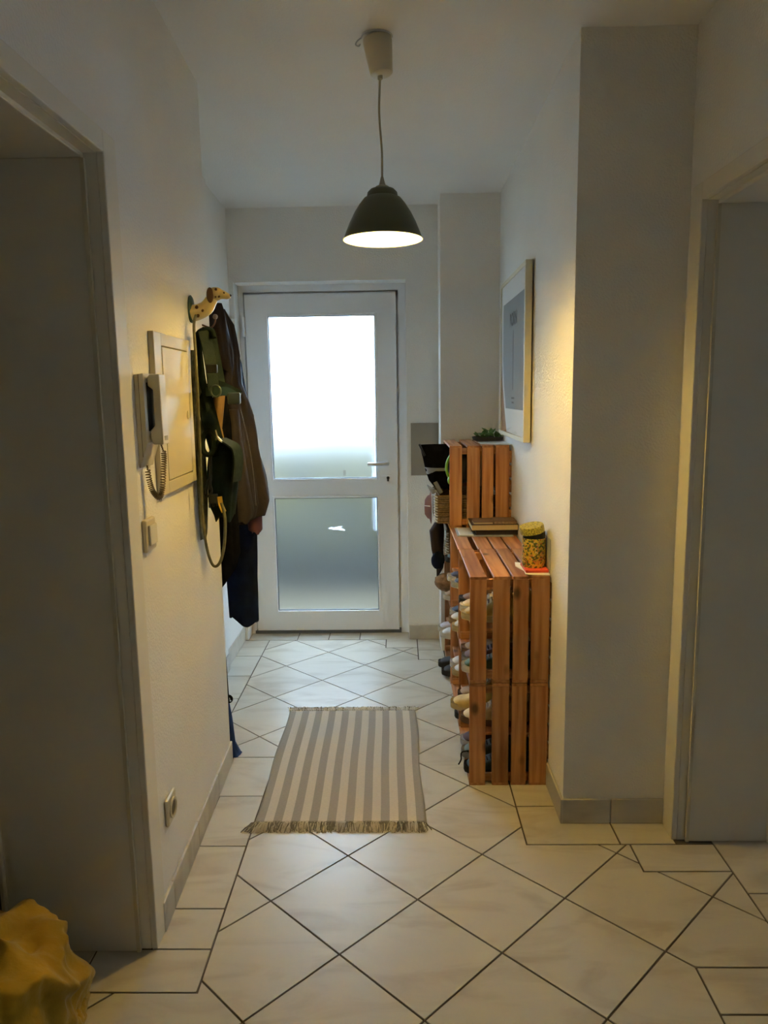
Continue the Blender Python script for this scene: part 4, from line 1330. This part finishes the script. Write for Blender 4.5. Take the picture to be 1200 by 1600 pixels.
tag(obj('white_paper', MB().prism([(.440, 2.845), (.432, 2.78), (.452, 2.70), (.448, 2.648), (.535, 2.632), (.538, 2.81)], ZT, ZT+.0022), M_WPAPER), 'white paper sheets lying beneath the yellow floral tin', 'paper')
tag(obj('red_box', MB().box(.452, .535, 2.665, 2.79, ZT+.0026, ZT+.013), M_RED, bevel=.002), 'flat red card box directly under the floral tin', 'box')
tin = thing('floral_tin', 'round yellow floral tin with tilted lid on the nearest crate stack', 'tin', (.492, 2.735, ZT+.0135))
tz = ZT+.0135
obj('tin_body', MB().lathe([(.043, 0), (.0435, .002), (.0435, .105), (.042, .106)], (.492, 2.735, tz), 40), M_TIN, tin, smooth=40)
obj('inner_rim', MB().lathe([(.041, 0), (.041, .024), (.040, .025)], (.492, 2.735, tz+.1055), 40), mat('dark_tin_rim', (.02, .022, .02), .3, metal=.6), tin, smooth=40)
ldm = MB().lathe([(.0445, 0), (.045, .003), (.045, .022), (.043, .026), (.002, .026)], (0, 0, 0), 40, cap=False)
rm_ = Matrix.Rotation(math.radians(-11), 4, 'Y') @ Matrix.Rotation(math.radians(6), 4, 'X')
ldm.v = [rm_ @ v+Vector((.486, 2.735, tz+.127)) for v in ldm.v]
obj('lid', ldm, mat('yellow_floral_lid', (.48, .40, .05), .35, noise_scale=160, noise_amt=.8), tin, smooth=40)
tag(obj('folded_leaflet', MB().box(.5365, .5385, 2.66, 2.79, ZT+.0026, ZT+.125), mat('pale_grey_paper', (.42, .45, .5), .7)), 'upright pale leaflet wedged between floral tin and wall', 'leaflet')

ZE = .801+CH+.0006
tag(obj('blue_white_booklet', MB().prism([(.40, 3.70), (.50, 3.625), (.535, 3.625), (.535, 3.84), (.40, 3.84)], ZE, ZE+.003), mat('pale_booklet', (.6, .64, .66), .5)), 'pale booklet lying on the topmost crate before the tray', 'booklet')
tr = thing('plant_tray', 'shallow dark tray heaped with green leaves on the topmost crate', 'tray', (.465, 3.97, ZE))
obj('dish', MB().lathe([(.055, 0), (.078, .004), (.085, .022), (.082, .022), (.074, .007), (.002, .005)], (.465, 3.965, ZE), 32, cap=False), mat('grey_dish', (.05, .055, .055), .4), tr, smooth=40)
lv = MB(); rng = random.Random(5)
for k in range(34):
    a = rng.uniform(0, 2*PI); r = rng.uniform(0, .062)
    c = Vector((.465+r*math.cos(a)*1.05, 3.965+r*math.sin(a), ZE+.02+rng.uniform(0, .035)*(1-r/.09)))
    d = Vector((rng.uniform(-1, 1), rng.uniform(-1, 1), rng.uniform(-.1, .5))).normalized()
    s = d.cross(Vector((rng.uniform(-.3, .3), rng.uniform(-.3, .3), 1))).normalized()
    nrm = d.cross(s)
    L = rng.uniform(.03, .045); W_ = L*.42
    lv.add([c, c+d*L*.5+s*W_+nrm*.004, c+d*L+nrm*-.004, c+d*L*.5-s*W_+nrm*.004, c+d*L*.5+nrm*-.005], [(0, 1, 4), (1, 2, 4), (2, 3, 4), (3, 0, 4)])
lo = obj('leaves', lv, M_LEAF, tr, thick=.0012); lo['kind'] = 'stuff'
obj('wire_loop', MB().tube([(.515+.024*math.cos(a), 3.93, ZE+.035+.026*math.sin(a)) for a in [k*PI/12 for k in range(24)]], .0016, 6, closed=True), M_ALU, tr, smooth=60)

# ------------------------------------------------------------------ framed picture on the right wall
pf = thing('picture_frame', 'thin cream framed picture with curled grey print on the right wall', 'picture', (.54, 3.45, 1.24))
fx0, fx1, fy0, fy1, fz0, fz1 = .505, .533, 3.085, 3.815, 1.245, 1.966
fwd = .018
fm = MB().box(fx0, fx1, fy0, fy0+fwd, fz0, fz1).box(fx0, fx1, fy1-fwd, fy1, fz0, fz1).box(fx0, fx1, fy0+fwd, fy1-fwd, fz0, fz0+fwd).box(fx0, fx1, fy0+fwd, fy1-fwd, fz1-fwd, fz1)
obj('frame', fm, mat('cream_frame_paint', (.72, .66, .47), .45), pf, bevel=.0015)
obj('backing_board', MB().box(fx0+.0070, fx0+.012, fy0+fwd, fy1-fwd, fz0+fwd, fz1-fwd), M_CARD, pf)
obj('hanger', MB().box(fx1-.004, .5405, 3.42, 3.48, 1.90, 1.93), M_ALU, pf)
gx = fx0+.0065
curve = [(fy1-fwd, fz1-fwd), (fy1-fwd-.004, 1.75), (fy1-fwd-.012, 1.60), (fy1-.055, 1.50), (fy1-.11, 1.40), (fy1-.17, 1.32), (fy1-.21, fz0+fwd+.003)]
sheet = [(fy0+fwd, fz0+fwd), (fy0+fwd, fz1-fwd)]+curve
obj('sheet', MB().extrude([(gx, y, z) for y, z in sheet], (-.0015, 0, 0)), M_WPAPER, pf)
pr = [(fy0+.05, 1.375), (fy0+.05, 1.86), (fy1-.075, 1.86), (fy1-.082, 1.60), (fy1-.12, 1.48), (fy1-.18, 1.375)]
po = obj('print', MB().extrude([(gx-.0016, y, z) for y, z in pr], (-.0006, 0, 0)), M_PRINT, pf)


def text(s, size, y, z, m, parent, x):
    cu = bpy.data.curves.new('lettering', 'FONT'); cu.body = s; cu.size = size; cu.align_x = 'CENTER'; cu.extrude = .0002; cu.offset = .003
    cu.materials.append(m)
    tmp = bpy.data.objects.new('lettering_curve', cu)
    me = bpy.data.meshes.new_from_object(tmp)
    bpy.data.objects.remove(tmp)
    o = bpy.data.objects.new('lettering', me); COL.objects.link(o)
    o.parent = parent
    o.location = Vector((x, y, z))-wloc(parent)
    o.rotation_euler = (PI/2, 0, -PI/2)
    return o


text('BORN', .075, 3.42, 1.745, M_INK, po, gx-.0025)
obj('printed_line', MB().box(gx-.0026, gx-.0022, 3.412, 3.424, 1.46, 1.72).box(gx-.0026, gx-.0022, 3.37, 3.46, 1.42, 1.428).box(gx-.0026, gx-.0022, 3.385, 3.445, 1.400, 1.408), M_INK, po)
obj('glass', MB().box(fx0+.0015, fx0+.0025, fy0+fwd, fy1-fwd, fz0+fwd, fz1-fwd), M_PGLASS, pf)
